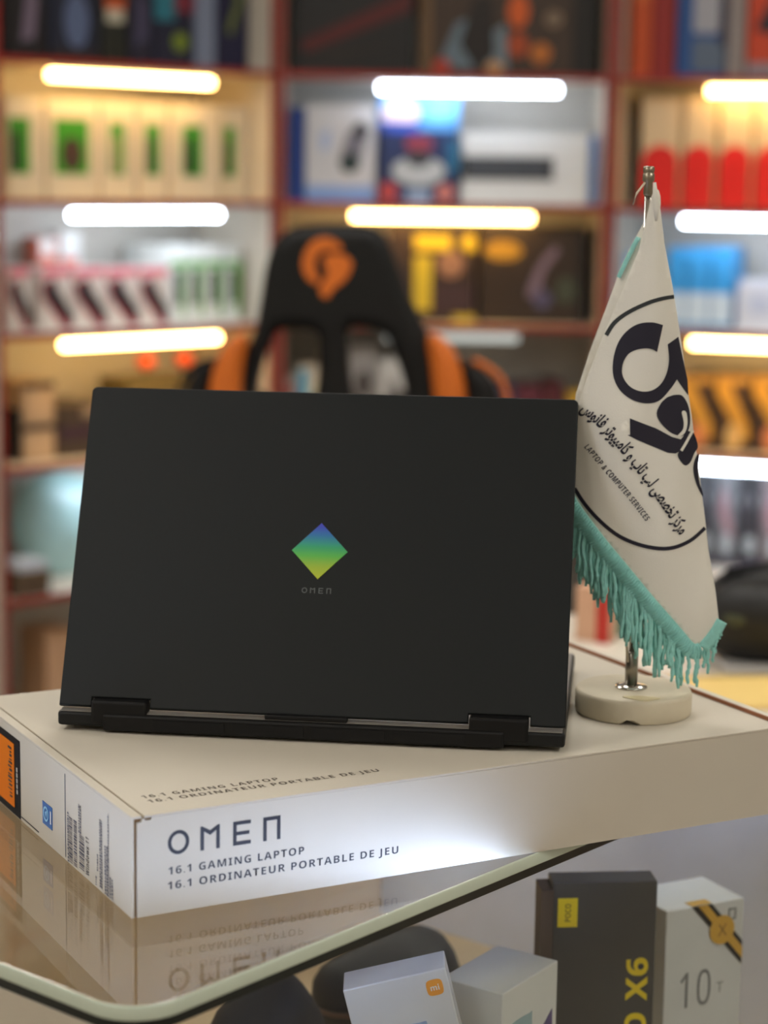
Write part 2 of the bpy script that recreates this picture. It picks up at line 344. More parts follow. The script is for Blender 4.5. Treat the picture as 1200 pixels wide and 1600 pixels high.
item(UC, 4, 475, 583, 163, 'headset_box', 'white carton with black and white headset picture', 'box', (206, 206, 210), [('r', (0, 0, 1, .16), (130, 160, 214)), ('p', [(.55, .3), (.8, .45), (.92, .75), (.8, .84), (.6, .7), (.48, .42)], (120, 118, 130), 'headset_picture'), ('e', (.64, .4, .15, .1), (44, 60, 60), 'headset_picture'), ('e', (.78, .74, .1, .08), (50, 50, 56), 'headset_picture'), ('p', [(.2, .5), (.35, .55), (.35, .75), (.2, .7)], (176, 190, 220))])
item(UC, 4, 588, 712, 152, 'game_box', 'bright picture carton with blue sky, red centre and white robot', 'box', (40, 54, 96),
     [('r', (0, .68, 1, 1), (90, 160, 226)), ('e', (.26, .84, .24, .13), (232, 206, 214)), ('e', (.76, .86, .2, .1), (120, 200, 240)), ('r', (0, .66, .5, .76), (60, 90, 190)), ('e', (.5, .56, .18, .08), (150, 60, 80)), ('e', (.5, .3, .34, .14), (190, 194, 196)), ('e', (.5, .42, .16, .08), (60, 60, 66)), ('e', (.12, .1, .12, .09), (190, 70, 70)), ('e', (.84, .1, .12, .08), (200, 120, 110)), ('r', (.35, .0, .65, .12), (150, 170, 200)), ('r', (.86, .3, 1, .6), (40, 110, 150))])
item(UC, 4, 716, 914, 208, 'keyboard_box', 'long white carton with dark keyboard strip window', 'box', (214, 214, 212), [('r', (.0, .34, .72, .66), (52, 56, 62), 'keyboard_picture'), ('r', (.04, .4, .66, .6), (66, 70, 76), 'keyboard_picture')])
item(UC, 4, 917, 932, 212, 'slim_box', 'narrow light blue carton beside long keyboard carton', 'box', (96, 140, 206))
item(UC, 3, 604, 742, 352, 'controller_box', 'black carton with yellow letter blocks and yellow side band', 'box', (52, 38, 32), [('r', (.3, .74, .72, .9), (206, 178, 40)), ('r', (.3, .12, .5, .68), (206, 184, 50)), ('e', (.72, .6, .15, .14), (150, 112, 92)), ('r', (.52, .1, .98, .4), (60, 42, 48)), ('e', (.92, .82, .08, .09), (210, 180, 40)), ('r', (.75, 0, 1, .08), (180, 160, 40))])
item(UC, 3, 746, 914, 355, 'controller_box', 'dark brown carton with violet grey rings and yellow corner', 'box', (48, 36, 26), [('e', (.22, .75, .18, .1), (170, 130, 36)), ('p', crom([(.45, .3), (.55, .6), (.7, .8), (.74, .74), (.62, .55), (.56, .3)], True, 4), (120, 104, 124)), ('e', (.6, .25, .09, .1), (80, 78, 110)), ('e', (.82, .35, .1, .14), (66, 74, 60)), ('r', (.93, 0, 1, 1), (20, 16, 14))])
item(UC, 2, 398, 460, 590, 'slim_box', 'pink and white carton seen through the chair opening', 'box', (210, 190, 186), [('r', (0, .7, 1, .85), (190, 60, 70))])
item(UC, 2, 463, 500, 572, 'slim_box', 'cream carton with cyan band seen through the chair opening', 'box', (220, 206, 184), [('r', (.1, .0, .5, .95), (60, 170, 210)), ('e', (.78, .7, .16, .1), (236, 226, 190))])
item(UC, 2, 548, 590, 540, 'gadget_box', 'silver grey carton with dark circle behind the chair opening', 'box', (150, 148, 148), [('e', (.5, .6, .3, .14), (70, 64, 62)), ('e', (.6, .3, .25, .1), (214, 214, 212))])
item(UC, 2, 593, 640, 562, 'gadget_box', 'white carton with grey blotches behind the chair opening', 'box', (206, 206, 204), [('p', [(.2, .3), (.6, .2), (.8, .6), (.4, .8)], (116, 112, 112))])
item(UC, 2, 770, 806, 604, 'slim_box', 'low navy carton on the dim grey shelf', 'box', (60, 64, 104))
item(UC, 2, 810, 850, 606, 'slim_box', 'low plum carton on the dim grey shelf', 'box', (110, 50, 62))
item(UC, 2, 854, 884, 600, 'slim_box', 'low maroon carton beside the yellow tub', 'box', (96, 40, 46))
# yellow tub
s0, z0 = us(UC, 908, 610, .08)
P = UC.o+UC.x*min(s0, .77)+UC.y*.08
t = thing('yellow_tub', 'small yellow tub with lid on the dim grey shelf', 'tub', (P.x, P.y, BOARDS[2])); obj('body', lathe([(.022, 0), (.026, .1), (.026, .12)], 20), cmat((206, 160, 44)), t, True); obj('lid', lathe([(.028, .1202), (.028, .134), (.02, .138)], 20), cmat((222, 178, 60)), t)
# --- right unit
item(UR, 5, 966, 1002, -46, 'tube_box', 'tall orange carton in the row above the tan cartons', 'box', (206, 82, 28), [('e', (.5, .8, .3, .1), (222, 120, 60))])
item(UR, 5, 1004, 1038, -46, 'tube_box', 'tall dark red carton beside the tall orange carton', 'box', (150, 28, 20))
item(UR, 5, 1041, 1116, -46, 'hardware_box', 'blue and silver carton with white panel', 'box', (30, 80, 146), [('r', (.34, .42, 1, 1), (170, 172, 182)), ('r', (.34, .06, 1, .36), (96, 112, 134)), ('r', (.88, .3, 1, 1), (30, 26, 60))])
item(UR, 5, 1119, 1146, -46, 'slim_box', 'slim grey carton beside blue and silver carton', 'box', (150, 140, 138))
item(UR, 5, 1149, 1250, -46, 'hardware_box', 'orange red carton with black wedge', 'box', (206, 66, 24), [('p', [(.1, .45), (1, .3), (1, 1), (.6, 1)], (30, 26, 38)), ('r', (0, 0, 1, .14), (150, 140, 150))])
for i, (a, b) in enumerate([(993, 1053), (1058, 1108), (1113, 1164), (1168, 1226)]):
    wn = ['beside the red post, widest', 'second from the red post', 'third from the red post', 'fourth from the red post'][i]
    item(UR, 4, a, b, 150, 'speaker_box', 'tan carton with red arched front, '+wn, 'box', (222, 200, 164), [('a', (.01, 0, .97, .56), (226, 26, 18), 'arched_front')], group='tan cartons with red arches')
for i, (a, b) in enumerate([(1040, 1070), (1072, 1106), (1108, 1142)]):
    wn = ['tucked behind the flag', 'middle of three', 'last before the white pouches'][i]
    item(UR, 3, a, b, 388, 'ink_box', 'bright blue carton with white lower half, '+wn, 'box', (56, 156, 220), [('r', (0, .04, 1, .44), (206, 220, 230)), ('r', (0, 0, 1, .06), (50, 130, 180))], group='bright blue cartons')
item(UR, 3, 966, 1000, 395, 'ink_box', 'pale blue carton standing alone beside the red post', 'box', (150, 190, 224))
item(UR, 3, 1150, 1240, 440, 'pouch_box', 'low white carton beside bright blue cartons', 'box', (216, 218, 228), [('e', (.4, .5, .2, .2), (196, 202, 220))])
for i, (a, b) in enumerate([(1068, 1120), (1124, 1178), (1182, 1240)]):
    wn = ['beside the flag cloth', 'second along the warm shelf', 'third along the warm shelf'][i]
    item(UR, 2, a, b, 588, 'tool_box', 'dark carton with gold diagonal and round badge, '+wn, 'box', (70, 52, 40), [('p', [(.0, .98), (.3, .98), (1, .35), (1, .15), (.8, .15), (0, .75)], (222, 164, 62)), ('e', (.55, .2, .26, .17), (222, 140, 92) if i != 1 else (230, 190, 120)), ('r', (0, .9, 1, 1), (200, 150, 70))], group='dark cartons with gold diagonals')
for i, (a, b, c) in enumerate([(1092, 1128, (70, 72, 76)), (1130, 1164, (110, 112, 116)), (1166, 1200, (48, 48, 52)), (1202, 1240, (120, 110, 112))]):
    wn = ['graphite', 'mid grey', 'near black', 'rosy grey'][i]
    item(UR, 1, a, b, 735+4*i, 'blister_pack', wn+' carton with mixed pale blotches on cool lit shelf', 'box', c, [('e', (.4, .7, .3, .1), (150, 152, 156)), ('p', [(.1, .6), (.4, .9), (.95, .3), (.7, .2)], (150, 118, 124) if i % 2 else (56, 52, 58)), ('e', (.6, .25, .25, .1), (170, 176, 180)), ('r', (0, 0, 1, .1), (60, 56, 70))], d=.15, group='mixed grey blister packs')
item(UR, 0, 1150, 1210, 905, 'hardware_box', 'dark brown carton on the lowest visible shelf', 'box', (58, 40, 34), [('r', (.1, .3, .9, .7), (76, 56, 46))])
item(UR, 0, 1080, 1146, 900, 'hardware_box', 'taupe carton on the lowest visible shelf', 'box', (140, 120, 104), [('r', (.1, .3, .9, .7), (150, 132, 116))])

# ------------------------------------------------------------------ gaming chair
CY = 3.8
def cpt(px, py): P = aty(px, py, CY); return (P.x, P.z)
ch = thing('gaming_chair', 'black gaming chair with orange side wings and orange emblem', 'chair', (-.083, CY-.22, 0))
CO = Vector((-.083, CY-.22, 0))
TOC = Matrix.Translation(-CO) @ Matrix(((1, 0, 0, 0), (0, 0, -1, CY), (0, 1, 0, 0), (0, 0, 0, 1)))   # drawing (x,z) at plane y=CY
def chair_shape(name, outl, ext, bev, m, yoff=0, parent=ch, raw=False):
    me = shape([[cpt(*p) for p in s] for s in outl], ext, bev)
    me.transform(Matrix.Translation((0, yoff, 0)) @ TOC)
    return obj(name, me, m, parent, False)
M_CHB = mat('chair_leather', (13, 13, 13), .55, bump=.15, bscale=140, spec=.3)
M_CHO = mat('chair_orange', (208, 106, 24), .55, bump=.1, bscale=140)
outer = crom([(398, 520), (408, 470), (418, 410), (432, 375), (462, 354), (530, 350), (580, 354), (606, 374), (622, 410), (642, 462), (668, 518), (690, 570), (692, 640), (672, 760), (650, 870), (530, 905), (410, 870), (384, 760), (366, 640), (376, 565)], True, 4)
h1 = crom([(440, 514), (490, 516), (498, 540), (494, 610), (470, 624), (412, 616), (404, 600), (420, 545)], True, 4)
h2 = crom([(548, 512), (592, 516), (610, 535), (632, 600), (622, 616), (570, 624), (552, 610), (546, 550)], True, 4)
bk = chair_shape('backrest', [outer, h1, h2], .05, .022, M_CHB)
E_ = lambda L: [(280+x/1.765, 300+y/1.765) for x, y in L]
chair_shape('emblem', [E_(crom([(447, 144), (425, 128), (395, 123), (362, 142), (343, 188), (352, 228), (378, 250), (388, 240), (378, 208), (380, 178), (402, 158), (446, 158)], True, 3))], .002, 0, M_CHO, -.0521, bk)
chair_shape('emblem', [E_(crom([(404, 176), (440, 167), (472, 180), (477, 205), (458, 240), (428, 264), (411, 288), (394, 280), (390, 256), (402, 240), (412, 214), (402, 196)], True, 3))], .002, 0, M_CHO, -.0521, bk)
wl = crom([(388, 530), (372, 522), (352, 540), (336, 580), (330, 640), (342, 720), (372, 730), (380, 640), (382, 580)], True, 4)
wr = crom([(668, 524), (690, 526), (710, 548), (722, 585), (726, 640), (712, 720), (682, 730), (680, 650), (672, 570)], True, 4)
bl = crom([(340, 562), (322, 566), (302, 585), (290, 620), (292, 700), (320, 740), (350, 720), (332, 640)], True, 4)
br = crom([(718, 562), (742, 568), (768, 590), (782, 625), (780, 700), (748, 740), (706, 720), (724, 640)], True, 4)
chair_shape('side_wing', [wl], .055, .02, M_CHO, -.03); chair_shape('side_wing', [wr], .055, .02, M_CHO, -.03)
for b in (bl, br):
    w_ = chair_shape('outer_wing', [b], .05, .02, M_CHB, -.012)
pp = crom([(738, 560), (762, 572), (782, 592), (790, 625), (788, 700)], False, 5)
me = tube([Vector((cpt(*p)[0], CY-.05, cpt(*p)[1]))-CO for p in pp], .006, 8); obj('piping', me, M_CHO, ch, True)
pp = crom([(334, 560), (312, 568), (292, 588), (282, 622), (284, 700)], False, 5)
me = tube([Vector((cpt(*p)[0], CY-.05, cpt(*p)[1]))-CO for p in pp], .006, 8); obj('piping', me, M_CHB, ch, True)
obj('seat', box(-.26, .26, -.30, .24, .42, .53, .04, 3), M_CHB, ch)
for s in (-1, 1):
    a = bmesh.new(); bx(a, s*.30-.02, s*.30+.02, -.03, .03, .46, .68); bx(a, min(s*.24, s*.30), max(s*.24, s*.30), -.03, .03, .44, .47); obj('armrest_post', a, M_BLK, ch)
    obj('armrest', box(s*.30-.045, s*.30+.045, -.16, .1, .68, .705, .01), M_BLKM, ch)
obj('gas_lift', lathe([(.03, .1), (.03, .28), (.02, .28), (.02, .42)], 16), M_BLK, ch)
for k in range(5):
    a = PI/2+k*2*PI/5; lg = obj('leg', tube([(0, 0, .11), (.3*math.cos(a), .3*math.sin(a), .075)], [.032, .02], 8), M_BLK, ch)
    c = Vector((.3*math.cos(a), .3*math.sin(a), .03)); obj('castor', tube([c-Vector((0, .02, 0)), c+Vector((0, .02, 0))], .03, 14), M_BLK, lg)

# ------------------------------------------------------------------ service desk behind the counter
DZ = .80
dk = thing('service_desk', 'pale topped desk behind the display counter', 'desk', (.75, 2.68, 0))
obj('desk_top', box(-.73, .75, -.52, .55, DZ-.03, DZ, .004), mat('desk_white', (226, 216, 200), .4), dk)
obj('front_panel', box(-.70, .72, -.47, -.45, .05, DZ-.0302), mat('desk_front', (170, 150, 128), .5), dk)
for x in (-.68, .70):
    for y in (-.43, .5): obj('leg', box(x-.02, x+.02, y-.02, y+.02, 0, DZ-.0302), M_CHROME, dk)
def deskp(px, py, z=DZ): return atz(px, py, z)
def sheet(px, py, w, d, rz, h, col, name, label, cat, extra=None):
    p = deskp(px, py); t = thing(name, label, cat, (p.x, p.y, DZ), rz)
    obj('pad_block', box(-w/2, w/2, -d/2, d/2, 0, h, .001), cmat(col), t); obj('binding', box(-w/2, w/2, d/2-.012, d/2+.001, 0, h+.001), cmat(tuple(int(v*.85) for v in col)), t)
    return t
sheet(1140, 1086, .26, .15, .12, .006, (240, 206, 128), 'note_pad', 'large yellow note pad lying on the desk', 'note pad')
sheet(1250, 1040, .22, .10, .1, .012, (206, 204, 202), 'mouse_mat', 'grey white flat pad under the black pouch', 'pad')
p = deskp(1215, 1030, DZ+.012)
t = thing('black_pouch', 'lumpy black fabric pouch with olive patches on the desk', 'pouch', (p.x, p.y+.02, DZ+.0122))
bm = ellipsoid((0, 0, .05), (.115, .075, .062), 32)
for v in bm.verts:
    n = v.co.copy(); k = 1+.10*math.sin(n.x*38)*math.sin(n.z*50+1)+.07*math.sin(n.y*60+n.x*25); v.co = Vector((n.x*k, n.y*k, max(0, n.z*k)))
obj('body', bm, mat('pouch', (16, 16, 16), .6, bump=.3, bscale=60), t, True)
obj('flap_patch', ellipsoid((-.055, -.055, .062), (.026, .02, .016), 14), cmat((62, 66, 42)), t, True); obj('flap_patch', ellipsoid((.0, -.065, .07), (.022, .018, .014), 14), cmat((56, 50, 40)), t, True)
obj('strap', tube([(-.1, .02, .03), (-.06, .02, .105), (.02, .02, .12), (.08, .02, .08)], .007, 8), M_BLKM, t, True)
a = deskp(1100, 1000); b = deskp(1215, 935)
t = thing('poster_roll', 'pink rolled poster lying on the desk behind black pouch', 'poster roll', (a.x, a.y, DZ)); dv = b-a; dv.z = 0
obj('paper', tube([Vector((0, 0, .0125)), dv+Vector((0, 0, .0125))], .0124, 18), cmat((232, 168, 160)), t, True)
obj('band', tube([dv*.5+Vector((0, 0, .0132)), dv*.53+Vector((0, 0, .0132))], .0131, 18), cmat((200, 110, 110)), t, True)
p = deskp(938, 1003); carton('red_book', 'upright red spined book on the desk touching the teal carton', 'book', (p.x-.012, p.y, DZ), -.5, .05, .03, .075, (214, 170, 140), [('r', (.62, 0, 1, 1), (190, 46, 34), 'spine')])
p = deskp(965, 998); carton('teal_carton', 'small teal carton on the desk beside red spined book', 'box', (p.x+.008, p.y+.02, DZ), .1, .036, .04, .06, (60, 150, 130), [('r', (.1, .6, .9, .9), (90, 170, 150))])
p = deskp(905, 975); carton('grey_device', 'dark grey device lying behind the laptop on the desk', 'device', (p.x-.03, p.y+.06, DZ), .2, .13, .08, .10, (58, 54, 50), [('r', (.1, .2, .9, .8), (70, 66, 62))])

# ------------------------------------------------------------------ display counter
E1A = math.radians(50); e1 = Vector((math.cos(E1A), math.sin(E1A), 0)); e2 = Vector((-e1.y, e1.x, 0))
Pa, Pb = Vector((.029, 1.2931, 0)), Vector((-.161, 1.1168, 0))
K = Pa+e1*((Pb-Pa).dot(e1))                 # corner where both glass edges meet
K = Vector((K.x, K.y, 0))
ctr = thing('display_counter', 'glass topped display counter with lit white interior', 'counter', K, E1A)
L1, W2, GT = .835, .52, .010                 # local x runs along the right edge, y along the left edge
def rrect(x0, x1, y0, y1, r, n=8):
    out = []
    for cx_, cy_, a0, rr in ((x0, y0, PI, r), (x1, y0, 1.5*PI, .004), (x1, y1, 0, .004), (x0, y1, .5*PI, .004)):
        sx = 1 if cx_ == x0 else -1; sy = 1 if cy_ == y0 else -1
        out += [(cx_+sx*rr+rr*math.cos(a0+k*PI/2/n), cy_+sy*rr+rr*math.sin(a0+k*PI/2/n)) for k in range(n+1)]
    return out
me = shape([rrect(0, L1, 0, W2, .035)], GT/2, .0016)
me.transform(Matrix.Translation((0, 0, CT-GT/2)))
M_GEDGE = mat('glass_edge', (206, 218, 200), .15, var=.05, scale=60, coat=.5)
gt = obj('glass_top', me, [M_GLASS, M_GEDGE], ctr)
for p in me.polygons: p.material_index = 0 if abs(p.normal.z) > .95 else 1
M_PROF = mat('dark_profile', (16, 24, 20), .3)
z1 = CT-GT
# aluminium channels below the glass edge that carry the light strips
cpath = [(.0035, W2-.01), (.0035, .035)]+[(.035-.0315*math.cos(k*PI/20), .035-.0315*math.sin(k*PI/20)) for k in range(1, 10)]+[(.035, .0035), (L1-.01, .0035)]
me = shape([stroke(cpath, .003)], .0031); me.transform(Matrix.Translation((0, 0, z1-.0033))); obj('edge_profile', me, M_PROF, ctr)
M_STRIP = emis('led_strip', (188, 208, 255), STRIP_E)
sp = bmesh.new(); bx(sp, .05, .81, .0056, .0116, z1-.0062, z1-.0035); obj('light_strip', sp, M_STRIP, ctr)
sp = bmesh.new(); bx(sp, .0056, .0116, .06, W2-.06, z1-.0062, z1-.0035); obj('light_strip', sp, M_STRIP, ctr)
obj('strip_channel', box(.045, L1-.02, .0052, .0125, z1-.0078, z1-.0063), M_WHITE, ctr)
obj('strip_channel', box(.0052, .0125, .045, W2-.02, z1-.0078, z1-.0063), M_WHITE, ctr)
SHZ = CT-.29
M_GLASS2 = glassmat('front_pane_glass', (.98, .99, .985, 1), 1.3)
obj('front_glass', box(.03, L1-.012, .0055, .0105, .12, z1-.008), M_GLASS2, ctr)
M_CREAM = mat('cream_laminate', (198, 188, 170), .5)
obj('side_panel', box(.004, .014, .012, W2-.014, .12, z1-.03), mat('grey_laminate', (150, 144, 136), .5), ctr)
obj('side_rail', box(.001, .0045, .012, W2-.014, z1-.0298, z1-.0067), M_CREAM, ctr)
obj('back_panel', box(.016, L1-.014, W2-.013, W2-.001, .12, z1-.001), mat('tan_laminate', (236, 200, 146), .45, var=.1, scale=6), ctr)
obj('end_panel', box(L1-.012, L1, .001, W2-.001, .12, z1-.001), mat('white_laminate', (228, 232, 246), .4), ctr)
obj('inner_shelf', box(.017, L1-.0125, .012, W2-.0135, SHZ-.008, SHZ), mat('shelf_tan', (222, 200, 164), .4), ctr)
obj('plinth', box(0, L1, .02, W2, 0, .1198), M_CREAM, ctr)

# phones boxes inside the counter
ZT = CT-.12; BH = ZT-SHZ-.0004
def pbox(name, label, pL, pR, dep, col, rough=.35, bev=.001):
    a = atz(*pL, ZT); b = atz(*pR, ZT); w = (b-a).length; rz = math.atan2(b.y-a.y, b.x-a.x); c = (a+b)/2
    t = thing(name, label, 'phone box', (c.x, c.y, SHZ+.0002), rz)
    obj('body', box(-w/2, w/2, 0, dep, 0, BH, bev), mat('m_'+name+str(col), col, rough), t); return t, w
def face(name, me, m, t, y=-.0004): me.transform(Matrix.Translation((0, y, 0)) @ FRONT); return obj(name, me, m, t)
M_YEL = mat('yellow_print', (232, 206, 24), .45)
ZT = CT-.083; BH = ZT-SHZ-.0004
t, w = pbox('phone_box', 'dark grey phone box with yellow lettering standing in the counter', (865, 1379), (1028, 1376), .026, (62, 62, 62))
face('yellow_label', shape([[(-w/2+.004, BH-.037), (-w/2+.020, BH-.037), (-w/2+.020, BH-.013), (-w/2+.004, BH-.013)]], .0002), M_YEL, t)
me = fit_text(textmesh(sans('POCO', True), 1, 0), .015, .0048); me.transform(Matrix.Translation((-w/2+.0145, BH-.0325, 0)) @ Matrix.Rotation(PI/2, 4, 'Z')); face('label_lettering', me, mat('label_ink', (120, 96, 10), .5), t, -.0008)
me = fit_text(textmesh(sans('POCO X6', True), 1, .012, 1.05), .128, .0175); me.transform(Matrix.Translation((w/2-.006, BH-.064-.128, 0)) @ Matrix.Rotation(PI/2, 4, 'Z')); face('lettering', me, M_YEL, t)
me = shape([[(-w/2+.022, .02), (-w/2+.0232, .02), (-w/2+.0232, .062), (-w/2+.022, .062)]], .0002); face('small_print', me, M_YEL, t)
obj('inner_tray', box(-w/2-.010, -w/2-.0002, -.004, .024, 0, BH-.005), mat('tray_brown', (74, 58, 48), .5), t)
ZT = CT-.12; BH = ZT-SHZ-.0004
t, w = pbox('phone_box', 'white phone box with black and gold ribbon print', (1042, 1424), (1163, 1402), .059, (206, 208, 206))
M_GOLD = mat('gold_print', (206, 160, 52), .35)
rb = lambda o: [(-.018+o[0], BH+o[1]) for o in ((0, 0),)]
face('ribbon', shape([[(-.014, BH-.0003), (.006, BH-.0003), (w/2-.0005, BH-.037), (w/2-.0005, BH-.058)]], .0002), M_BLK, t)
face('ribbon_band', shape([[(-.008, BH-.0003), (.001, BH-.0003), (w/2-.0005, BH-.0425), (w/2-.0005, BH-.0525)]], .0002), M_GOLD, t, -.0008)
face('ribbon_seal', shape([ell(.0165, BH-.024, .0125, .0125, 28)], .0003), M_GOLD, t, -.0014)
me = fit_text(textmesh(sans('X'), 1, 0), .009, .010); me.transform(Matrix.Translation((.012, BH-.029, 0))); face('seal_mark', me, mat('gold_dark', (120, 86, 24), .4), t, -.002)
obj('ribbon_fold', box(-.014, .006, .0003, .010, BH+.0002, BH+.0006), M_GOLD, t)
me = fit_text(textmesh(sans('10'), 1, 0, 1.1), .031, .031); me.transform(Matrix.Translation((-w/2+.016, BH-.087, 0))); face('lettering', me, mat('silver_ink', (120, 122, 124), .4), t)
me = fit_text(textmesh(sans('T'), 1, 0), .007, .009); me.transform(Matrix.Translation((-w/2+.053, BH-.079, 0))); face('lettering', me, mat('silver_ink', (120, 122, 124), .4), t)
face('emblem', shape([[(w/2-.016, BH-.017), (w/2-.008, BH-.017), (w/2-.008, BH-.007), (w/2-.016, BH-.007)], [(w/2-.0145, BH-.0155), (w/2-.0095, BH-.0155), (w/2-.0095, BH-.0085), (w/2-.0145, BH-.0085)]], .0002), mat('silver_ink', (120, 122, 124), .4), t)
t, w = pbox('phone_box', 'plain topped white phone box turned corner-on in the counter', (786, 1553), (872, 1500), .054, (218, 220, 216))
face('phone_picture', shape([crom([(-w/2+.006, BH-.10), (-w/2+.006, BH-.034), (-w/2+.012, BH-.028), (-.001, BH-.028), (.002, BH-.034), (.002, BH-.10)], True, 3)], .0002), mat('pale_teal', (150, 176, 182), .4), t)
face('phone_picture', shape([[(.004, BH-.10), (.004, BH-.056), (w/2-.008, BH-.036), (w/2-.006, BH-.10)]], .0002), mat('violet_print', (78, 62, 118), .4), t)
face('picture_detail', shape([[(-.012, BH-.06), (-.009, BH-.036), (-.004, BH-.06)]], .0002), M_INK, t, -.0008)
MY = 1.3915; T0 = aty(535.6, 1547.6, MY); T1 = aty(695.7, 1512, MY); w = (T1-T0).length; th = math.atan2(T1.z-T0.z, T1.x-T0.x)
BH0 = BH; BH = (T0.z-SHZ-.0006)/math.cos(th)
B0 = T0+Vector((math.sin(th), 0, -math.cos(th)))*BH+Vector((math.cos(th), 0, math.sin(th)))*(w/2)
t = thing('phone_box', 'white shrink-wrapped phone box with small orange square emblem, tilted', 'phone box', B0)
t.rotation_euler = (0, -th, 0)
obj('body', box(-w/2, w/2, 0, .034, 0, BH, .001), mat('m_wrapped', (214, 218, 224), .2), t)
sq = crom([(w/2-.0155, BH-.0075), (w/2-.0105, BH-.0065), (w/2-.0055, BH-.0075), (w/2-.0045, BH-.0125), (w/2-.0055, BH-.0175), (w/2-.0105, BH-.0185), (w/2-.0155, BH-.0175), (w/2-.0165, BH-.0125)], True, 4)
face('emblem', shape([sq], .0002), mat('orange_print', (236, 160, 60), .4), t)
me = fit_text(textmesh(sans('mi', True), 1, 0), .0064, .0044); me.transform(Matrix.Translation((w/2-.0137, BH-.0146, 0))); face('emblem_mark', me, M_WHITE, t, -.0008)
pic = crom([(-.030, BH-.10), (-.030, BH-.042), (-.024, BH-.036), (.010, BH-.036), (.016, BH-.042), (.016, BH-.10)], True, 3)
face('phone_picture', shape([pic], .0002), mat('blue_print', (150, 170, 210), .35), t)
for q in ((-.02, -.05), (-.005, -.05)): face('camera_picture', shape([ell(q[0], BH+q[1], .005, .005, 20)], .0002), M_INK, t, -.0008)
BH = BH0
# black cases inside the counter
def case(name, label, px, py, r, seed, extra=True):
    p = atz(px, py, SHZ+r[2]); t = thing(name, label, 'case', (p.x, p.y, SHZ+.0003), .6)
    bm = ellipsoid((0, 0, r[2]*.95), r, 30)
    for v in bm.verts:
        n = v.co.copy(); k = 1+.07*math.sin(n.x*50+seed)*math.sin(n.z*60)+.04*math.sin(n.y*90); v.co = Vector((n.x*k, n.y*k, max(0, n.z*k)))
    obj('body', bm, mat('case_fabric', (26, 25, 27), .6, bump=.3, bscale=80), t, True)
    obj('zip', tube([(r[0]*1.03*math.cos(a), r[1]*1.03*math.sin(a), r[2]*.95) for a in [i*PI/8-PI for i in range(9)]], .0022, 6), mat('brown_zip', (92, 66, 48), .5), t, True)
    obj('snap', ellipsoid((-r[0]*.55, -r[1]*.80, r[2]*1.1), (.005, .004, .005), 10), M_CHROME, t, True)
case('headphone_case', 'black zipped case beside the shrink-wrapped phone box', 425, 1640, (.05, .04, .062), 1)
case('headphone_case', 'black soft case with olive strap lying behind phone boxes', 610, 1545, (.075, .045, .05), 2.5)

# ------------------------------------------------------------------ laptop box
BYAW, BL, BW, BHH = .4896, .5266, .332, .067
A0 = Vector((-.1568, 1.2494, CT)); TZ = CT+BHH
bu = Vector((math.cos(BYAW), math.sin(BYAW), 0)); bv = Vector((-bu.y, bu.x, 0)); UP = Vector((0, 0, 1))
lb = thing('laptop_box', 'long beige cardboard laptop box lying on the glass counter', 'box', A0, BYAW)
def toloc(P): d = P-A0; return Vector((d.dot(bu), d.dot(bv), d.z))
def onfront(px, py): return toloc(atplane(px, py, A0, bv))
def onleft(px, py): return toloc(atplane(px, py, A0, bu))
def ontop(px, py): return toloc(atz(px, py, TZ))
# kraft core with card panels around it; the open joints between the panels are real gaps
PT_ = .0018
M_KRAFT = mat('kraft_board', (150, 122, 92), .9)
obj('core', box(PT_, BL-PT_, PT_, BW-PT_, 0, BHH-PT_), M_KRAFT, lb)
zt_ = BHH-PT_
fo = [(.0036, 0), (BL, 0), (BL, zt_), (.0136, zt_), (.0130, zt_-.0016), (.0092, zt_-.0016), (.0086, zt_), (.0072, zt_), (.0066, zt_-.0024), (.0036, zt_-.0024)]
me = shape([fo], PT_/2); me.transform(Matrix.Translation((0, PT_/2, 0)) @ FRONT); obj('front_panel', me, M_CARD, lb)
obj('side_panel', box(0, PT_, .0006, BW, 0, zt_), M_CARD, lb)
obj('rear_panel', box(PT_, BL, BW-PT_, BW, 0, zt_), M_CARD, lb)
obj('end_panel', box(BL-PT_, BL, PT_, BW-PT_, 0, zt_), M_CARD, lb)
obj('lid_flap', box(0, .0072, 0, BW, zt_, BHH, .0005), M_CARD, lb)
obj('top_panel', box(.0087, BL, 0, BW, zt_, BHH, .0005), M_CARD, lb)
rim = obj('end_rim', box(BL-.007, BL, .001, BW-.001, BHH+.0001, BHH+.0032, .001), M_CARDW, lb)
obj('rim_edge', box(BL-.0082, BL-.0071, .001, BW-.001, BHH+.0001, BHH+.0030), mat('raw_edge', (150, 96, 66), .8), rim)
FX, FY = Vector((1, 0, 0)), Vector((0, 0, 1))
def letters_omen(hh):
    """the four block letters, hh tall, as outline lists"""
    G = []
    k = .155
    G.append([[(.46+.46*math.cos(a*PI/18), .5+.5*math.sin(a*PI/18)) for a in range(36)], [(.46+(.46-k)*math.cos(a*PI/18), .5+(.5-k)*math.sin(a*PI/18)) for a in range(36)]])
    o = 1.40; G.append([[(o+x*.84, y) for x, y in [(0, 0), (0, 1), (.10, 1), (.5, .80), (.90, 1), (1, 1), (1, 0), (1-k/.84, 0), (1-k/.84, .78), (.5, .60), (k/.84, .78), (k/.84, 0)]]])
    o = 2.82; G.append([[(o+x*.78, y) for x, y in [(0, 0), (0, 1), (1, 1), (1, 1-k), (k/.78, 1-k), (k/.78, .57), (.92, .57), (.92, .57-k), (k/.78, .57-k), (k/.78, k), (1, k), (1, 0)]]])
    o = 4.15; G.append([[(o+x*.77, y) for x, y in [(0, 0), (0, 1), (1, 1), (1, 0), (1-k/.77, 0), (1-k/.77, 1-k), (k/.77, 1-k), (k/.77, 0)]]])
    return [[[(x*hh, y*hh) for x, y in s] for s in g] for g in G]
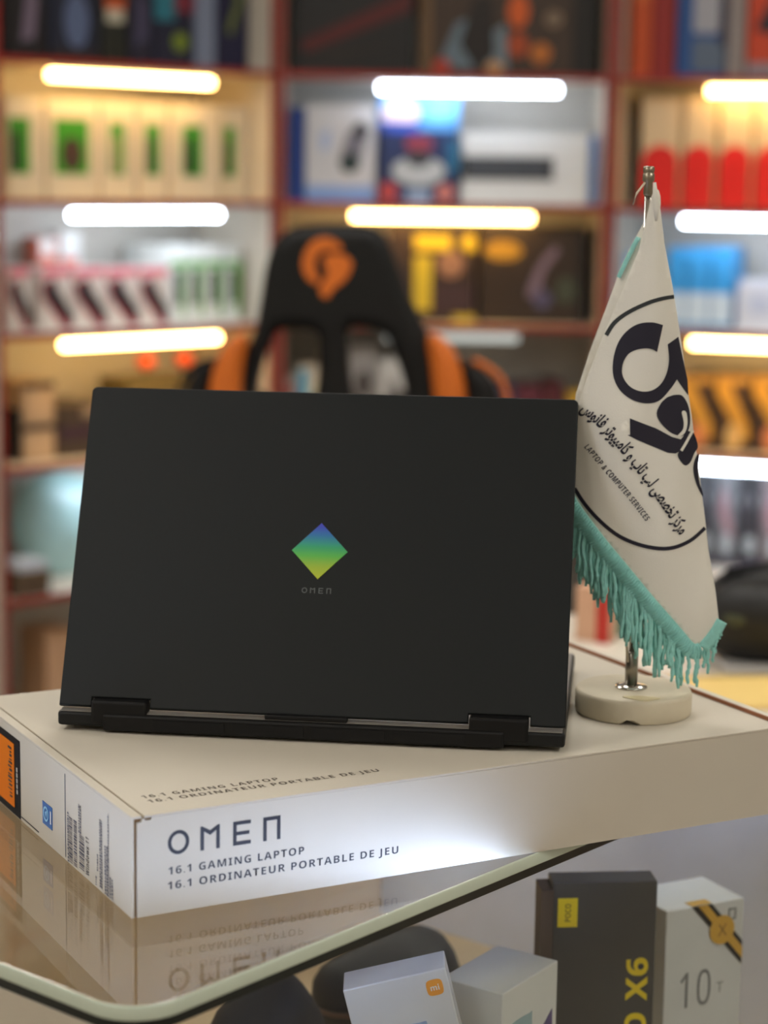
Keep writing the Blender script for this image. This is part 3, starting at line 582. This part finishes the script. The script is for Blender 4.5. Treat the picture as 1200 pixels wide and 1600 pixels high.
def put(me, o, x, y, name, m, parent, lift=.0002):
    B = basis(o, x, y); me.transform(B); n = Vector(x).cross(Vector(y)).normalized()*lift; me.transform(Matrix.Translation(n)); return obj(name, me, m, parent)
# front face print
a = onfront(262, 1337); b = onfront(438, 1310); hh = (b.x-a.x)/4.92
for g in letters_omen(hh): put(shape(g), a, FX, FY, 'box_lettering', M_INK, lb)
a = onfront(263, 1367); b = onfront(475, 1339); cap = .0052
b.z = a.z
me = fit_text(textmesh(sans('16.1 GAMING LAPTOP', True), 1, -.004, 1.16), b.x-a.x, cap); put(me, a, FX, FY, 'box_lettering', M_INK, lb)
a2 = onfront(262, 1389.5); b2 = onfront(622, 1334); a2.z = a.z-.0098
me = fit_text(textmesh(sans('16.1 ORDINATEUR PORTABLE DE JEU', True), 1, -.004, 1.16), b2.x-a2.x, cap); put(me, a2, FX, FY, 'box_lettering', M_INK, lb)
# top face print (reads along the long edge)
TX, TY = Vector((1, 0, 0)), Vector((0, 1, 0))
M_INKT = mat('brown_ink', (84, 74, 62), .6)
a = ontop(224, 1248); b = ontop(434, 1217)
me = fit_text(textmesh(sans('16.1 GAMING LAPTOP', True), 1, -.004, 1.16), b.x-a.x, .0062); put(me, Vector((a.x, a.y, BHH)), TX, TY, 'box_lettering', M_INKT, lb)
a2 = ontop(233, 1254); b2 = ontop(590, 1203)
me = fit_text(textmesh(sans('16.1 ORDINATEUR PORTABLE DE JEU', True), 1, -.004, 1.16), b2.x-a2.x, .0062); put(me, Vector((a2.x, a.y-.0105, BHH)), TX, TY, 'box_lettering', M_INKT, lb)
# left face print: local y runs away from the near corner
LX, LY = Vector((0, -1, 0)), Vector((0, 0, 1))
def lrect(y0, y1, z0, z1, name, m, lift=.0003, par=None): return put(shape([[(-y1, z0), (-y0, z0), (-y0, z1), (-y1, z1)]], .00012), Vector((0, 0, 0)), LX, LY, name, m, par or lb, lift)
sa = onleft(30.5, 1158); sb = onleft(34, 1287); sb.z = max(sb.z, .0006); y0 = (sa.y+sb.y)/2
st = lrect(y0, min(y0+.11, BW-.01), sb.z, sa.z, 'retail_sticker', mat('sticker_black', (22, 22, 28), .7, spec=.2), .0003)
lrect(y0+.0125, min(y0+.11, BW-.01)-.006, sb.z+.0055, sa.z-.005, 'sticker_field', mat('sticker_orange', (226, 120, 20), .75, spec=.2), .0008, st)
rnd = random.Random(4)
for i in range(14):
    zz = sb.z+.012+i*.0028; lrect(y0+.0165+rnd.uniform(0, .002), y0+.0165+rnd.uniform(.005, .0095), zz, zz+rnd.choice((.0007, .0012, .0016)), 'sticker_bar', M_INK, .0012, st)
for i in range(5):
    zz = sb.z+.018+i*.0042; lrect(y0+.0035, y0+.0062, zz, zz+.0032, 'sticker_mark', mat('sticker_pale', (190, 186, 176), .5), .0012, st)
p0 = onleft(34, 1277); p1 = onleft(61, 1299.5); lrect(p1.y, p0.y, (p0.z+p1.z)/2-.0004, (p0.z+p1.z)/2+.0004, 'rule_line', M_INK)
p0 = onleft(67, 1248); p1 = onleft(82.5, 1298)
ba = lrect(p1.y, p0.y, p1.z, onleft(67, 1248).z-.001, 'blue_label', mat('label_blue', (44, 104, 176), .4))
cy_, cz_ = (p0.y+p1.y)/2+.002, (p1.z+p0.z)/2
put(shape([ell(-cy_, cz_, .0055, .0055, 24), ell(-cy_, cz_, .0041, .0041, 24)], .0001), Vector((0, 0, 0)), LX, LY, 'label_ring', mat('label_cyan', (150, 206, 236), .4), ba, .0008)
put(shape([[(-cy_-.002, cz_+.001), (-cy_+.001, cz_-.003), (-cy_+.0026, cz_+.003)]], .0001), Vector((0, 0, 0)), LX, LY, 'label_mark', mat('label_cyan', (150, 206, 236), .4), ba, .0008)
lrect(p1.y+.0012, p1.y+.0032, p1.z+.004, p0.z-.004, 'label_lettering', M_WHITE, .0008, ba)
p0 = onleft(100.5, 1208); p1 = onleft(104.5, 1340); ym = (p0.y+p1.y)/2; lrect(ym-.0004, ym+.0004, p1.z, p0.z, 'rule_line', mat('rule_grey', (110, 112, 124), .5))
def bars(px0, py0, px1, py1, n, seed, dens=.6):
    """barcode of horizontal bars between two corners"""
    p0 = onleft(px0, py0); p1 = onleft(px1, py1); r = random.Random(seed); bm_pts = []
    z = p1.z
    while z < p0.z-.0004:
        h = r.choice((.0004, .0006, .001, .0014)); bm_pts.append((z, min(z+h, p0.z))); z += h+r.choice((.0004, .0006, .001))
    me = None; bm = bmesh.new()
    for z0, z1_ in bm_pts:
        vs = [bm.verts.new((-.0003, y, zz)) for y, zz in ((p0.y, z0), (p1.y, z0), (p1.y, z1_), (p0.y, z1_))]; bm.faces.new(vs)
    o = obj('barcode', bm, mat('fine_ink', (78, 80, 96), .5), lb); return o
def finetext(px, py0, py1, wmm, seed, n=1, name='fine_print'):
    """columns of tiny illegible print running up the side"""
    p0 = onleft(px, py0); p1 = onleft(px, py1); r = random.Random(seed); bm = bmesh.new(); wmm *= 3.4
    for k in range(n):
        z = p1.z; y = (p0.y+p1.y)/2-k*wmm*1.5
        while z < p0.z:
            h = r.uniform(.0006, .002)
            bm.faces.new([bm.verts.new((-.0003, yy, zz)) for yy, zz in ((y, z), (y-wmm, z), (y-wmm, min(z+h, p0.z)), (y, min(z+h, p0.z)))]); z += h+r.uniform(.0004, .0009)
    return obj(name, bm, mat('fine_ink', (78, 80, 96), .5), lb)
bars(108, 1275, 114, 1350, 20, 1); bars(115.5, 1280, 121, 1356, 20, 2); bars(124, 1302, 132.5, 1362, 20, 3)
finetext(106, 1268, 1345, .0007, 5); finetext(123, 1256, 1300, .0006, 6, 2)
w0 = onleft(141, 1371); w1 = onleft(138, 1310)
me = fit_text(textmesh(sans('Windows 11', True), 1, 0, 1.15), abs(w1.z-w0.z), .0068); put(me, Vector((0, (w0.y+w1.y)/2, w0.z)), Vector((0, 0, 1)), Vector((0, 1, 0)), 'box_lettering', M_INK, lb)
# the drawing above reads upwards; keep it proud of the face
finetext(150, 1368, 1382, .0006, 8); finetext(152, 1334, 1360, .0006, 9); finetext(156, 1280, 1385, .0006, 10, 2); finetext(164, 1320, 1396, .0007, 11, 2); finetext(169, 1272, 1400, .0005, 12, 1); finetext(172, 1370, 1402, .0007, 13, 2)

# ------------------------------------------------------------------ laptop
LYAW, LTILT, LHT, LWD = -.116, .4331, .2457, .369
LP = Vector((-.2354, 1.4575, TZ))
lu = Vector((math.cos(LYAW), math.sin(LYAW), 0)); lv = Vector((-lu.y, lu.x, 0))
lp = thing('laptop', 'black open laptop seen from the lid side, standing on its box', 'laptop', LP, LYAW)
HZ = .0181                                  # lid foot above the box top
# lid: drawing plane x along the width, y up the lid; outer face looks at the camera
LM = Matrix.Translation((0, 0, HZ)) @ Matrix.Rotation(PI/2-LTILT, 4, 'X')
NT = .0068
outl = [(0, 0), (.0242, 0), (.0242, NT), (.0672, NT), (.0672, 0), (.2996, 0), (.2996, NT), (.3438, NT), (.3438, 0), (LWD, 0)]
r = .004
outl += [(LWD-r+r*math.cos(a*PI/10), LHT-r+r*math.sin(a*PI/10)) for a in range(6)]+[(r-r*math.sin(a*PI/10), LHT-r+r*math.cos(a*PI/10)) for a in range(6)]
me = shape([outl], .0035, .0009); me.transform(LM @ Matrix.Translation((0, 0, -.0035)))
lid = obj('lid', me, M_LID, lp)
# iridescent diamond
dm = bpy.data.materials.new('iridescent_badge'); dm.use_nodes = True; nt = dm.node_tree; b_ = nt.nodes['Principled BSDF']
tcn = nt.nodes.new('ShaderNodeTexCoord'); sx = nt.nodes.new('ShaderNodeSeparateXYZ'); rp = nt.nodes.new('ShaderNodeValToRGB')
mr = nt.nodes.new('ShaderNodeMapRange'); nt.links.new(tcn.outputs['Object'], sx.inputs[0]); nt.links.new(sx.outputs['Z'], mr.inputs[0]); nt.links.new(mr.outputs[0], rp.inputs[0])
mr.inputs[1].default_value = HZ+(.1225-.0214)*math.cos(LTILT); mr.inputs[2].default_value = HZ+(.1225+.0214)*math.cos(LTILT)
nt.links.new(rp.outputs[0], b_.inputs['Base Color'])
stops = [(0, (186, 196, 48)), (.22, (160, 190, 56)), (.42, (92, 186, 78)), (.58, (52, 166, 116)), (.78, (42, 120, 176)), (.93, (60, 78, 190)), (1, (70, 66, 190))]
el = rp.color_ramp.elements
el[0].position = 0; el[0].color = lin(stops[0][1]); el[1].position = 1; el[1].color = lin(stops[-1][1])
for ps, c in stops[1:-1]: e = el.new(ps); e.color = lin(c)
b_.inputs['Roughness'].default_value = .35; b_.inputs['Metallic'].default_value = .1
DX, DY, DR = .1838, .1225, .0208
me = shape([[(DX-DR, DY), (DX, DY-DR*1.03), (DX+DR, DY), (DX, DY+DR*1.03)]], .0004, .0003); me.transform(LM @ Matrix.Translation((0, 0, .0003)))
bd = obj('diamond_badge', me, dm, lid)
for g in letters_omen(.0042):
    me = shape([[(x*1.05, y) for x, y in s] for s in g]); me.transform(LM @ Matrix.Translation((DX-.0112, .0905, .0002))); obj('lid_lettering', me, mat('lid_grey', (96, 102, 102), .4, metal=.2), lid)
me = shape([[(.006, .012), (LWD-.006, .012), (LWD-.006, LHT-.005), (.006, LHT-.005)]], .0003); me.transform(LM @ Matrix.Translation((0, 0, -.0074))); obj('screen', me, mat('screen_black', (8, 9, 11), .2), lid)
# base
DP = .248
bs = bmesh.new(); bx(bs, 0, LWD, -.0045, DP, .0038, .0146, .0022)
base = obj('base', bs, mat('base_metal', (20, 22, 23), .5, spec=.3), lp)
dk_ = obj('deck', box(.002, LWD-.002, -.0040, DP-.002, .01462, .0150), mat('deck_metal', (150, 146, 140), .35, metal=.3), base)
vb = bmesh.new(); bx(vb, .034, .326, -.0075, .05, .0018, .0145, .002); obj('rear_vent', vb, M_BLK, lp)
for k in range(4):
    x0 = .072+k*.058; obj('vent_grille', box(x0, x0+.052, -.0082, -.0074, .004, .0115), M_BLKM, lp)
for x0, x1 in ((.0252, .0662), (.3006, .3428)):
    hg = bmesh.new(); bx(hg, x0, x1, -.0062, .0085, .006, .0238, .0022, 3); obj('hinge', hg, M_BLK, lp)
obj('hinge_bar', box(.153, .213, -.0046, .0030, .0148, .0186, .001), M_BLK, lp)
for x0, y0_ in ((.06, .0), (.255, .0), (.06, .215), (.255, .215)):
    obj('rubber_foot', box(x0, x0+.05, y0_+.004, y0_+.012, .0002, .0040), M_BLKM, lp)
obj('keyboard', box(.02, LWD-.02, .06, .165, .0152, .0162), M_BLK, lp); obj('touchpad', box(.12, .25, .175, .24, .0152, .0155), M_LID, lp)

# ------------------------------------------------------------------ table flag
FB = Vector((.1932, 1.532, TZ))
fl = thing('table_flag', 'white table flag with teal fringe on chrome pole and round stone base', 'flag', FB)
M_STONE = mat('base_stone', (206, 196, 172), .55, var=.12, scale=40, bump=.2, bscale=120)
prof = [(.0435, .0004), (.0445, .002), (.0447, .0155), (.0437, .0178), (.0425, .0186), (.012, .0188), (.001, .0188)]
bm = lathe(prof, 56)
for v in bm.verts:            # chipped rim at the front
    a = math.atan2(v.co.y, v.co.x); r = math.hypot(v.co.x, v.co.y)
    if r > .03 and abs(a+1.75) < .14 and v.co.z < .003: v.co.z = .0042
st_ = obj('base', bm, M_STONE, fl, True)
st_.data.set_sharp_from_angle(angle=.6)
obj('glue_stain', shape([crom([(-.012, -.030), (.004, -.028), (.016, -.0335), (.010, -.039), (.003, -.0425), (-.004, -.0385)], True, 4)], .0002), mat('glue_stain', (214, 202, 160), .3), st_, mtx=Matrix.Translation((0, 0, .0190)))
FCX, FCY = -.002, .0
obj('base_flange', lathe([(.0125, .019), (.0122, .0202), (.006, .0215)], 28, c=(FCX, FCY)), M_CHROME, fl, True)
obj('pole_socket', lathe([(.0048, .0214), (.0048, .046), (.0036, .047)], 18, c=(FCX, FCY)), mat('socket_steel', (150, 144, 134), .3, metal=1), fl, True)
PT = aty(1015, 262, FB.y).z-TZ
obj('pole', tube([(FCX, FCY, .0468), (FCX, FCY, PT-.012)], .0026, 12), M_CHROME, fl, True)
obj('finial', lathe([(.0030, PT-.0205), (.0036, PT-.019), (.0030, PT-.011), (.0044, PT-.0095), (.0044, PT-.0045), (.0036, PT-.004), (.0042, PT-.003), (.0042, PT+.0005), (.0028, PT+.0012)], 18, c=(FCX, FCY)), mat('finial_steel', (150, 140, 122), .35, metal=1), fl, True)
# cloth: drawn in picture-size units on a plane through the pole, then bellied out
YF = FB.y-.004
LE = [(300, 1019), (330, 1012), (390, 998), (440, 978), (490, 957), (530, 940), (570, 924), (600, 913), (640, 900), (700, 893), (780, 890), (860, 900)]
RE = [(300, 1026), (330, 1031), (380, 1037), (450, 1050), (520, 1061), (560, 1067), (620, 1075), (690, 1085), (740, 1092), (800, 1100), (860, 1106), (920, 1116), (965, 1122)]
def itp(T, y):
    if y <= T[0][0]: return T[0][1]
    for (a, b), (c, d) in zip(T, T[1:]):
        if y <= c: return b+(d-b)*(y-a)/(c-a)
    return T[-1][1]
def relief(x, y):
    l, rr = itp(LE, y), itp(RE, y); c = (l+rr)/2; h = max(6, (rr-l)/2); q = max(-1.3, min(1.3, (x-c)/h)); g = max(0, min(1, (y-300)/350))
    return .003+(.004+.011*g)*(1-q*q)+.0016*g*math.sin((x-.55*y)*.035)+.001*g*math.sin((x+.3*y)*.06)
def fpos(x, y, lift=0, back=0):
    P = aty(x, y, YF); return Vector((P.x-FB.x, P.y-FB.y-relief(x, y)-lift+back, P.z-TZ))
def drape(me, step, lift, name, m, parent, back=0, thick=0, smooth=True):
    bm = grid_cut(me, step)
    bmesh.ops.triangulate(bm, faces=bm.faces)
    for v in bm.verts: v.co = fpos(v.co.x, v.co.y, lift, back)
    bmesh.ops.recalc_face_normals(bm, faces=bm.faces)
    me2 = bpy.data.meshes.new(name); bm.to_mesh(me2); bm.free()
    o = obj(name, me2, m, parent, smooth)
    if thick: md = o.modifiers.new('thickness', 'SOLIDIFY'); md.thickness = thick; md.offset = 0
    return o
M_CLOTH = mat('flag_cloth', (226, 222, 210), .75, var=.04, scale=25, bump=.15, bscale=900)
M_TEAL = mat('teal_trim', (146, 210, 202), .75, var=.18, scale=240, bump=.5, bscale=700)
edge = [(893, 772), (905, 792), (940, 838), (980, 886), (1020, 934), (1060, 980), (1078, 1001), (1090, 1003)]
tip = [(1090, 1003), (1108, 984), (1121, 965)]
outc = [(x, y) for y, x in LE if y < 760]+edge+tip[1:]+[(x, y) for y, x in RE[::-1] if y < 960]
cloth = drape(shape([outc]), 9, 0, 'cloth', M_CLOTH, fl, thick=.0006)
# fold of the cloth that hangs behind the pole
outb = [(1014, 345), (998, 378), (978, 420), (952, 490), (925, 560), (905, 620), (896, 700), (894, 800), (935, 860), (985, 905), (1020, 800), (1030, 600), (1028, 450), (1024, 360)]
drape(shape([outb]), 14, 0, 'back_fold', M_CLOTH, fl, back=.030, thick=.0006)
drape(shape([stroke([(1003, 372), (990, 398), (972, 436)], 5)]), 8, 0, 'back_trim', M_TEAL, fl, back=.024, thick=.001)
# trim band and cords
def off(path, w):
    out = []
    for i, p in enumerate(path):
        a = path[max(0, i-1)]; b = path[min(len(path)-1, i+1)]; tx, ty = b[0]-a[0], b[1]-a[1]; l = math.hypot(tx, ty); out.append((p[0]-ty/l*w, p[1]+tx/l*w))
    return out
ed2 = crom(edge, False, 3); band1 = drape(shape([off(ed2, -3)+off(ed2, 21)[::-1]]), 8, .0006, 'trim_band', M_TEAL, fl, thick=.0016)
tp2 = crom(tip, False, 3); band2 = drape(shape([off(tp2, -3)+off(tp2, 16)[::-1]]), 8, .0006, 'trim_band', M_TEAL, fl, thick=.0016)
# woven ridges across the band
rb_ = bmesh.new(); pl = ed2
def walk(path, step):
    out = []; acc = 0
    for p, q in zip(path, path[1:]):
        l = math.hypot(q[0]-p[0], q[1]-p[1]); t = acc
        while t < l: out.append((p[0]+(q[0]-p[0])*t/l, p[1]+(q[1]-p[1])*t/l, (q[0]-p[0])/l, (q[1]-p[1])/l)); t += step
        acc = t-l
    return out
for (x, y, tx, ty) in walk(ed2, 4.2):
    a = fpos(x-ty*0, y+tx*0, .0016); m_ = fpos(x-ty*9+tx*2.5, y+tx*9+ty*2.5, .0018); b = fpos(x-ty*20, y+tx*20, .0016); tube([a, m_, b], .0007, 5, bm=rb_)
obj('woven_ridges', rb_, M_TEAL, band1, True)
rnd = random.Random(11)
def cord(x, y, ln, lean, par, rad, back):
    n = 11; pts = []; ph = rnd.uniform(0, 6); rs = []
    for k in range(n):
        t = k/(n-1); pts.append(fpos(x+lean*t+1.3*math.sin(ph+t*9), y+ln*t, .0004, back)); rs.append(rad*(1+.28*math.sin(t*26+ph)) if k < n-1 else rad*.7)
    obj('fringe_cord', tube(pts, rs, 6), M_TEAL, par, True)
for i, (x, y, tx, ty) in enumerate(walk(ed2, 4.3)):
    f_ = (x-893)/190
    ln = (56 if f_ < .45 else (76 if f_ < .8 else 50))+rnd.uniform(-10, 14)
    cord(x-ty*18, y+tx*18, ln, rnd.uniform(-7, 3), band1, .0015, rnd.choice((0, .002, .004)))
for i, (x, y, tx, ty) in enumerate(walk(off(ed2, 14), 6)):
    if x < 1000: cord(x-ty*6, y+tx*6, 70+rnd.uniform(-12, 14), rnd.uniform(-8, 2), band1, .0015, .010)
for i, (x, y, tx, ty) in enumerate(walk(tp2, 6)): cord(x-ty*10, y+tx*10, 40+rnd.uniform(-12, 8)-i*3, rnd.uniform(-4, 4), band2, .00125, .001)
# string and loose thread
obj('string', tube([(FCX-.004, -.006, .040), (FCX-.0055, -.007, .058), (FCX-.010, -.007, .090), (FCX-.014, -.006, .12)], .0011, 6), mat('string', (206, 190, 168), .8), fl, True)
p0 = aty(1007, 285, FB.y); p1 = aty(994, 302, FB.y); p2 = aty(988, 320, FB.y)
obj('loose_thread', tube([Vector((p.x-FB.x, -.004, p.z-TZ)) for p in (p0, p1, p2)], .0009, 6), mat('string', (206, 190, 168), .8), fl, True)
obj('knot', ellipsoid((aty(1024, 318, FB.y).x-FB.x, -.004, aty(1024, 318, FB.y).z-TZ), (.0035, .004, .011), 12), M_CLOTH, fl, True)
obj('cloth_top', tube([fpos(1021, 285), fpos(1022, 305), fpos(1024, 325), fpos(1023, 345)], [.0012, .0020, .0026, .0008], 8), M_CLOTH, fl, True)
# print on the cloth
M_FINK = mat('flag_ink', (24, 20, 38), .7); M_FINK2 = mat('flag_ink_grey', (40, 44, 46), .7)
PR = lambda s, nm='cloth_print', m=M_FINK, l=.0007: drape(shape(s), 7, l, nm, m, cloth)
def z7(x, y): return (860+x/3.479, 240+y/3.479)
def z8(x, y): return (860+x/3.332, 680+y/3.332)
PR([stroke(crom([z7(300, 985), z7(345, 915), z7(420, 855), z7(520, 805), z7(600, 783), z7(668, 776)], False, 5), 6)], m=M_FINK2)
PR([stroke(crom([(897, 762), (912, 785), (935, 810), (965, 833), (1000, 846), (1040, 850), (1075, 841), (1101, 824)], False, 5), 6)])
big = crom([z7(600, 925), z7(540, 910), z7(470, 918), z7(410, 955), z7(362, 1020), z7(334, 1110), z7(332, 1200), z7(365, 1275), z7(430, 1325), z7(510, 1345), z7(580, 1332), z7(640, 1275), z7(680, 1222)], False, 5)
rt = crom([z7(680, 1222), z7(710, 1265), z7(745, 1310)], False, 4)[1:]+[z7(742, 1230), z7(716, 1110), z7(690, 992), z7(626, 1030)]
inn = crom([z7(626, 1030), z7(634, 1110), z7(622, 1180), z7(590, 1240), z7(540, 1275), z7(480, 1280), z7(420, 1255), z7(382, 1200), z7(382, 1140), z7(410, 1085), z7(450, 1060), z7(500, 1050), z7(540, 1055), z7(566, 1070)], False, 5)[1:]
PR([big+rt+inn], 'cloth_emblem')
# teardrop with its white curl left open, then the bar under it
td = crom([z7(660, 1305), z7(705, 1308), z7(735, 1345), z7(752, 1400), z7(752, 1470), z7(732, 1515), z7(700, 1530)], False, 5)+crom([z7(700, 1530), z7(640, 1505), z7(585, 1450), z7(565, 1400), z7(590, 1345), z7(625, 1315)], False, 5)
curl = crom([z7(706, 1400), z7(722, 1392), z7(734, 1410), z7(738, 1460), z7(726, 1505), z7(700, 1528), z7(672, 1530), z7(690, 1515), z7(712, 1490), z7(716, 1450)], True, 4)
PR([td], 'cloth_emblem'); PR([curl], 'cloth_emblem', M_CLOTH, .0011)
bar = [z7(415, 1422), z7(560, 1480), z7(650, 1530), z7(700, 1545)]+[z7(740, 1500), z7(775, 1515), z7(788, 1580)]+[z8(758, 20), z8(740, 85), z8(700, 60), z8(640, 85), z8(600, 80), z8(430, 5), z8(385, -18), z7(416, 1510)]
PR([bar], 'cloth_emblem', l=.0006)
PR([stroke(crom([z8(672, 72), z8(700, 30), z8(722, -6), z8(738, -30)], False, 4), 4.5)], 'cloth_emblem', M_CLOTH, .0011)
PR([crom([z8(660, 75), z8(655, 105), z8(690, 148), z8(722, 135), z8(745, 90), z8(765, 60), z8(752, 20), z8(705, 40)], True, 4)], 'cloth_emblem')
PR([crom([z8(765, 95), z8(742, 140), z8(740, 190), z8(758, 255), z8(790, 316), z8(793, 300), z8(775, 245), z8(766, 180), z8(772, 120)], True, 4)], 'cloth_emblem')
# lettering along bent baselines
FORMS = {'م': (0xFEE1, 0xFEE2, 0xFEE3, 0xFEE4), 'ر': (0xFEAD, 0xFEAE), 'ک': (0xFB8E, 0xFB8F, 0xFB90, 0xFB91), 'ز': (0xFEAF, 0xFEB0), 'ت': (0xFE95, 0xFE96, 0xFE97, 0xFE98), 'خ': (0xFEA5, 0xFEA6, 0xFEA7, 0xFEA8),
         'ص': (0xFEB9, 0xFEBA, 0xFEBB, 0xFEBC), 'ی': (0xFBFC, 0xFBFD, 0xFBFE, 0xFBFF), 'ل': (0xFEDD, 0xFEDE, 0xFEDF, 0xFEE0), 'پ': (0xFB56, 0xFB57, 0xFB58, 0xFB59), 'ا': (0xFE8D, 0xFE8E), 'و': (0xFEED, 0xFEEE),
         'ن': (0xFEE5, 0xFEE6, 0xFEE7, 0xFEE8), 'س': (0xFEB1, 0xFEB2, 0xFEB3, 0xFEB4), 'ف': (0xFED1, 0xFED2, 0xFED3, 0xFED4)}
def shaped(txt):
    out = []
    for i, c in enumerate(txt):
        if c not in FORMS: out.append(c); continue
        prv = i > 0 and txt[i-1] in FORMS and len(FORMS[txt[i-1]]) == 4; nxt = i+1 < len(txt) and txt[i+1] in FORMS and len(FORMS[c]) == 4
        out.append(chr(FORMS[c][(1 if prv else 0)+(2 if nxt else 0)]))
    return ''.join(out[::-1])
def along(me, path, hgt, ref):
    """bend a text mesh along a polyline drawn in cloth units (y grows downwards)"""
    x0, x1, _, _ = bounds(me); seg = [0]
    for p, q in zip(path, path[1:]): seg.append(seg[-1]+math.hypot(q[0]-p[0], q[1]-p[1]))
    k = seg[-1]/(x1-x0); ky = hgt/ref
    bm = grid_cut(me, (x1-x0)/60)
    for v in bm.verts:
        s = (v.co.x-x0)*k; i = 0
        while i < len(seg)-2 and s > seg[i+1]: i += 1
        p, q = path[i], path[i+1]; l = seg[i+1]-seg[i]; tx, ty = (q[0]-p[0])/l, (q[1]-p[1])/l; t = s-seg[i]; h = v.co.y*ky
        X, Y = p[0]+tx*t+ty*h, p[1]+ty*t-tx*h
        v.co = fpos(X, Y, .0008)
    m2 = bpy.data.meshes.new('lettering'); bm.to_mesh(m2); bm.free(); return m2
pth = crom([(905, 639), (937, 668), (972, 708), (1000, 744), (1030, 786), (1058, 831)], False, 6)
obj('cloth_lettering', along(textmesh(shaped('مرکز تخصصی لپ تاپ و کامپیوتر فانوس'), 1, .03), pth, 20, .72), M_FINK, cloth)
pth = crom([(911, 697), (940, 731), (975, 771), (1004, 808)], False, 6)
obj('cloth_lettering', along(textmesh(sans('LAPTOP & COMPUTER SERVICES', True), 1, 0, 1.15), pth, 9, .72), M_FINK, cloth)
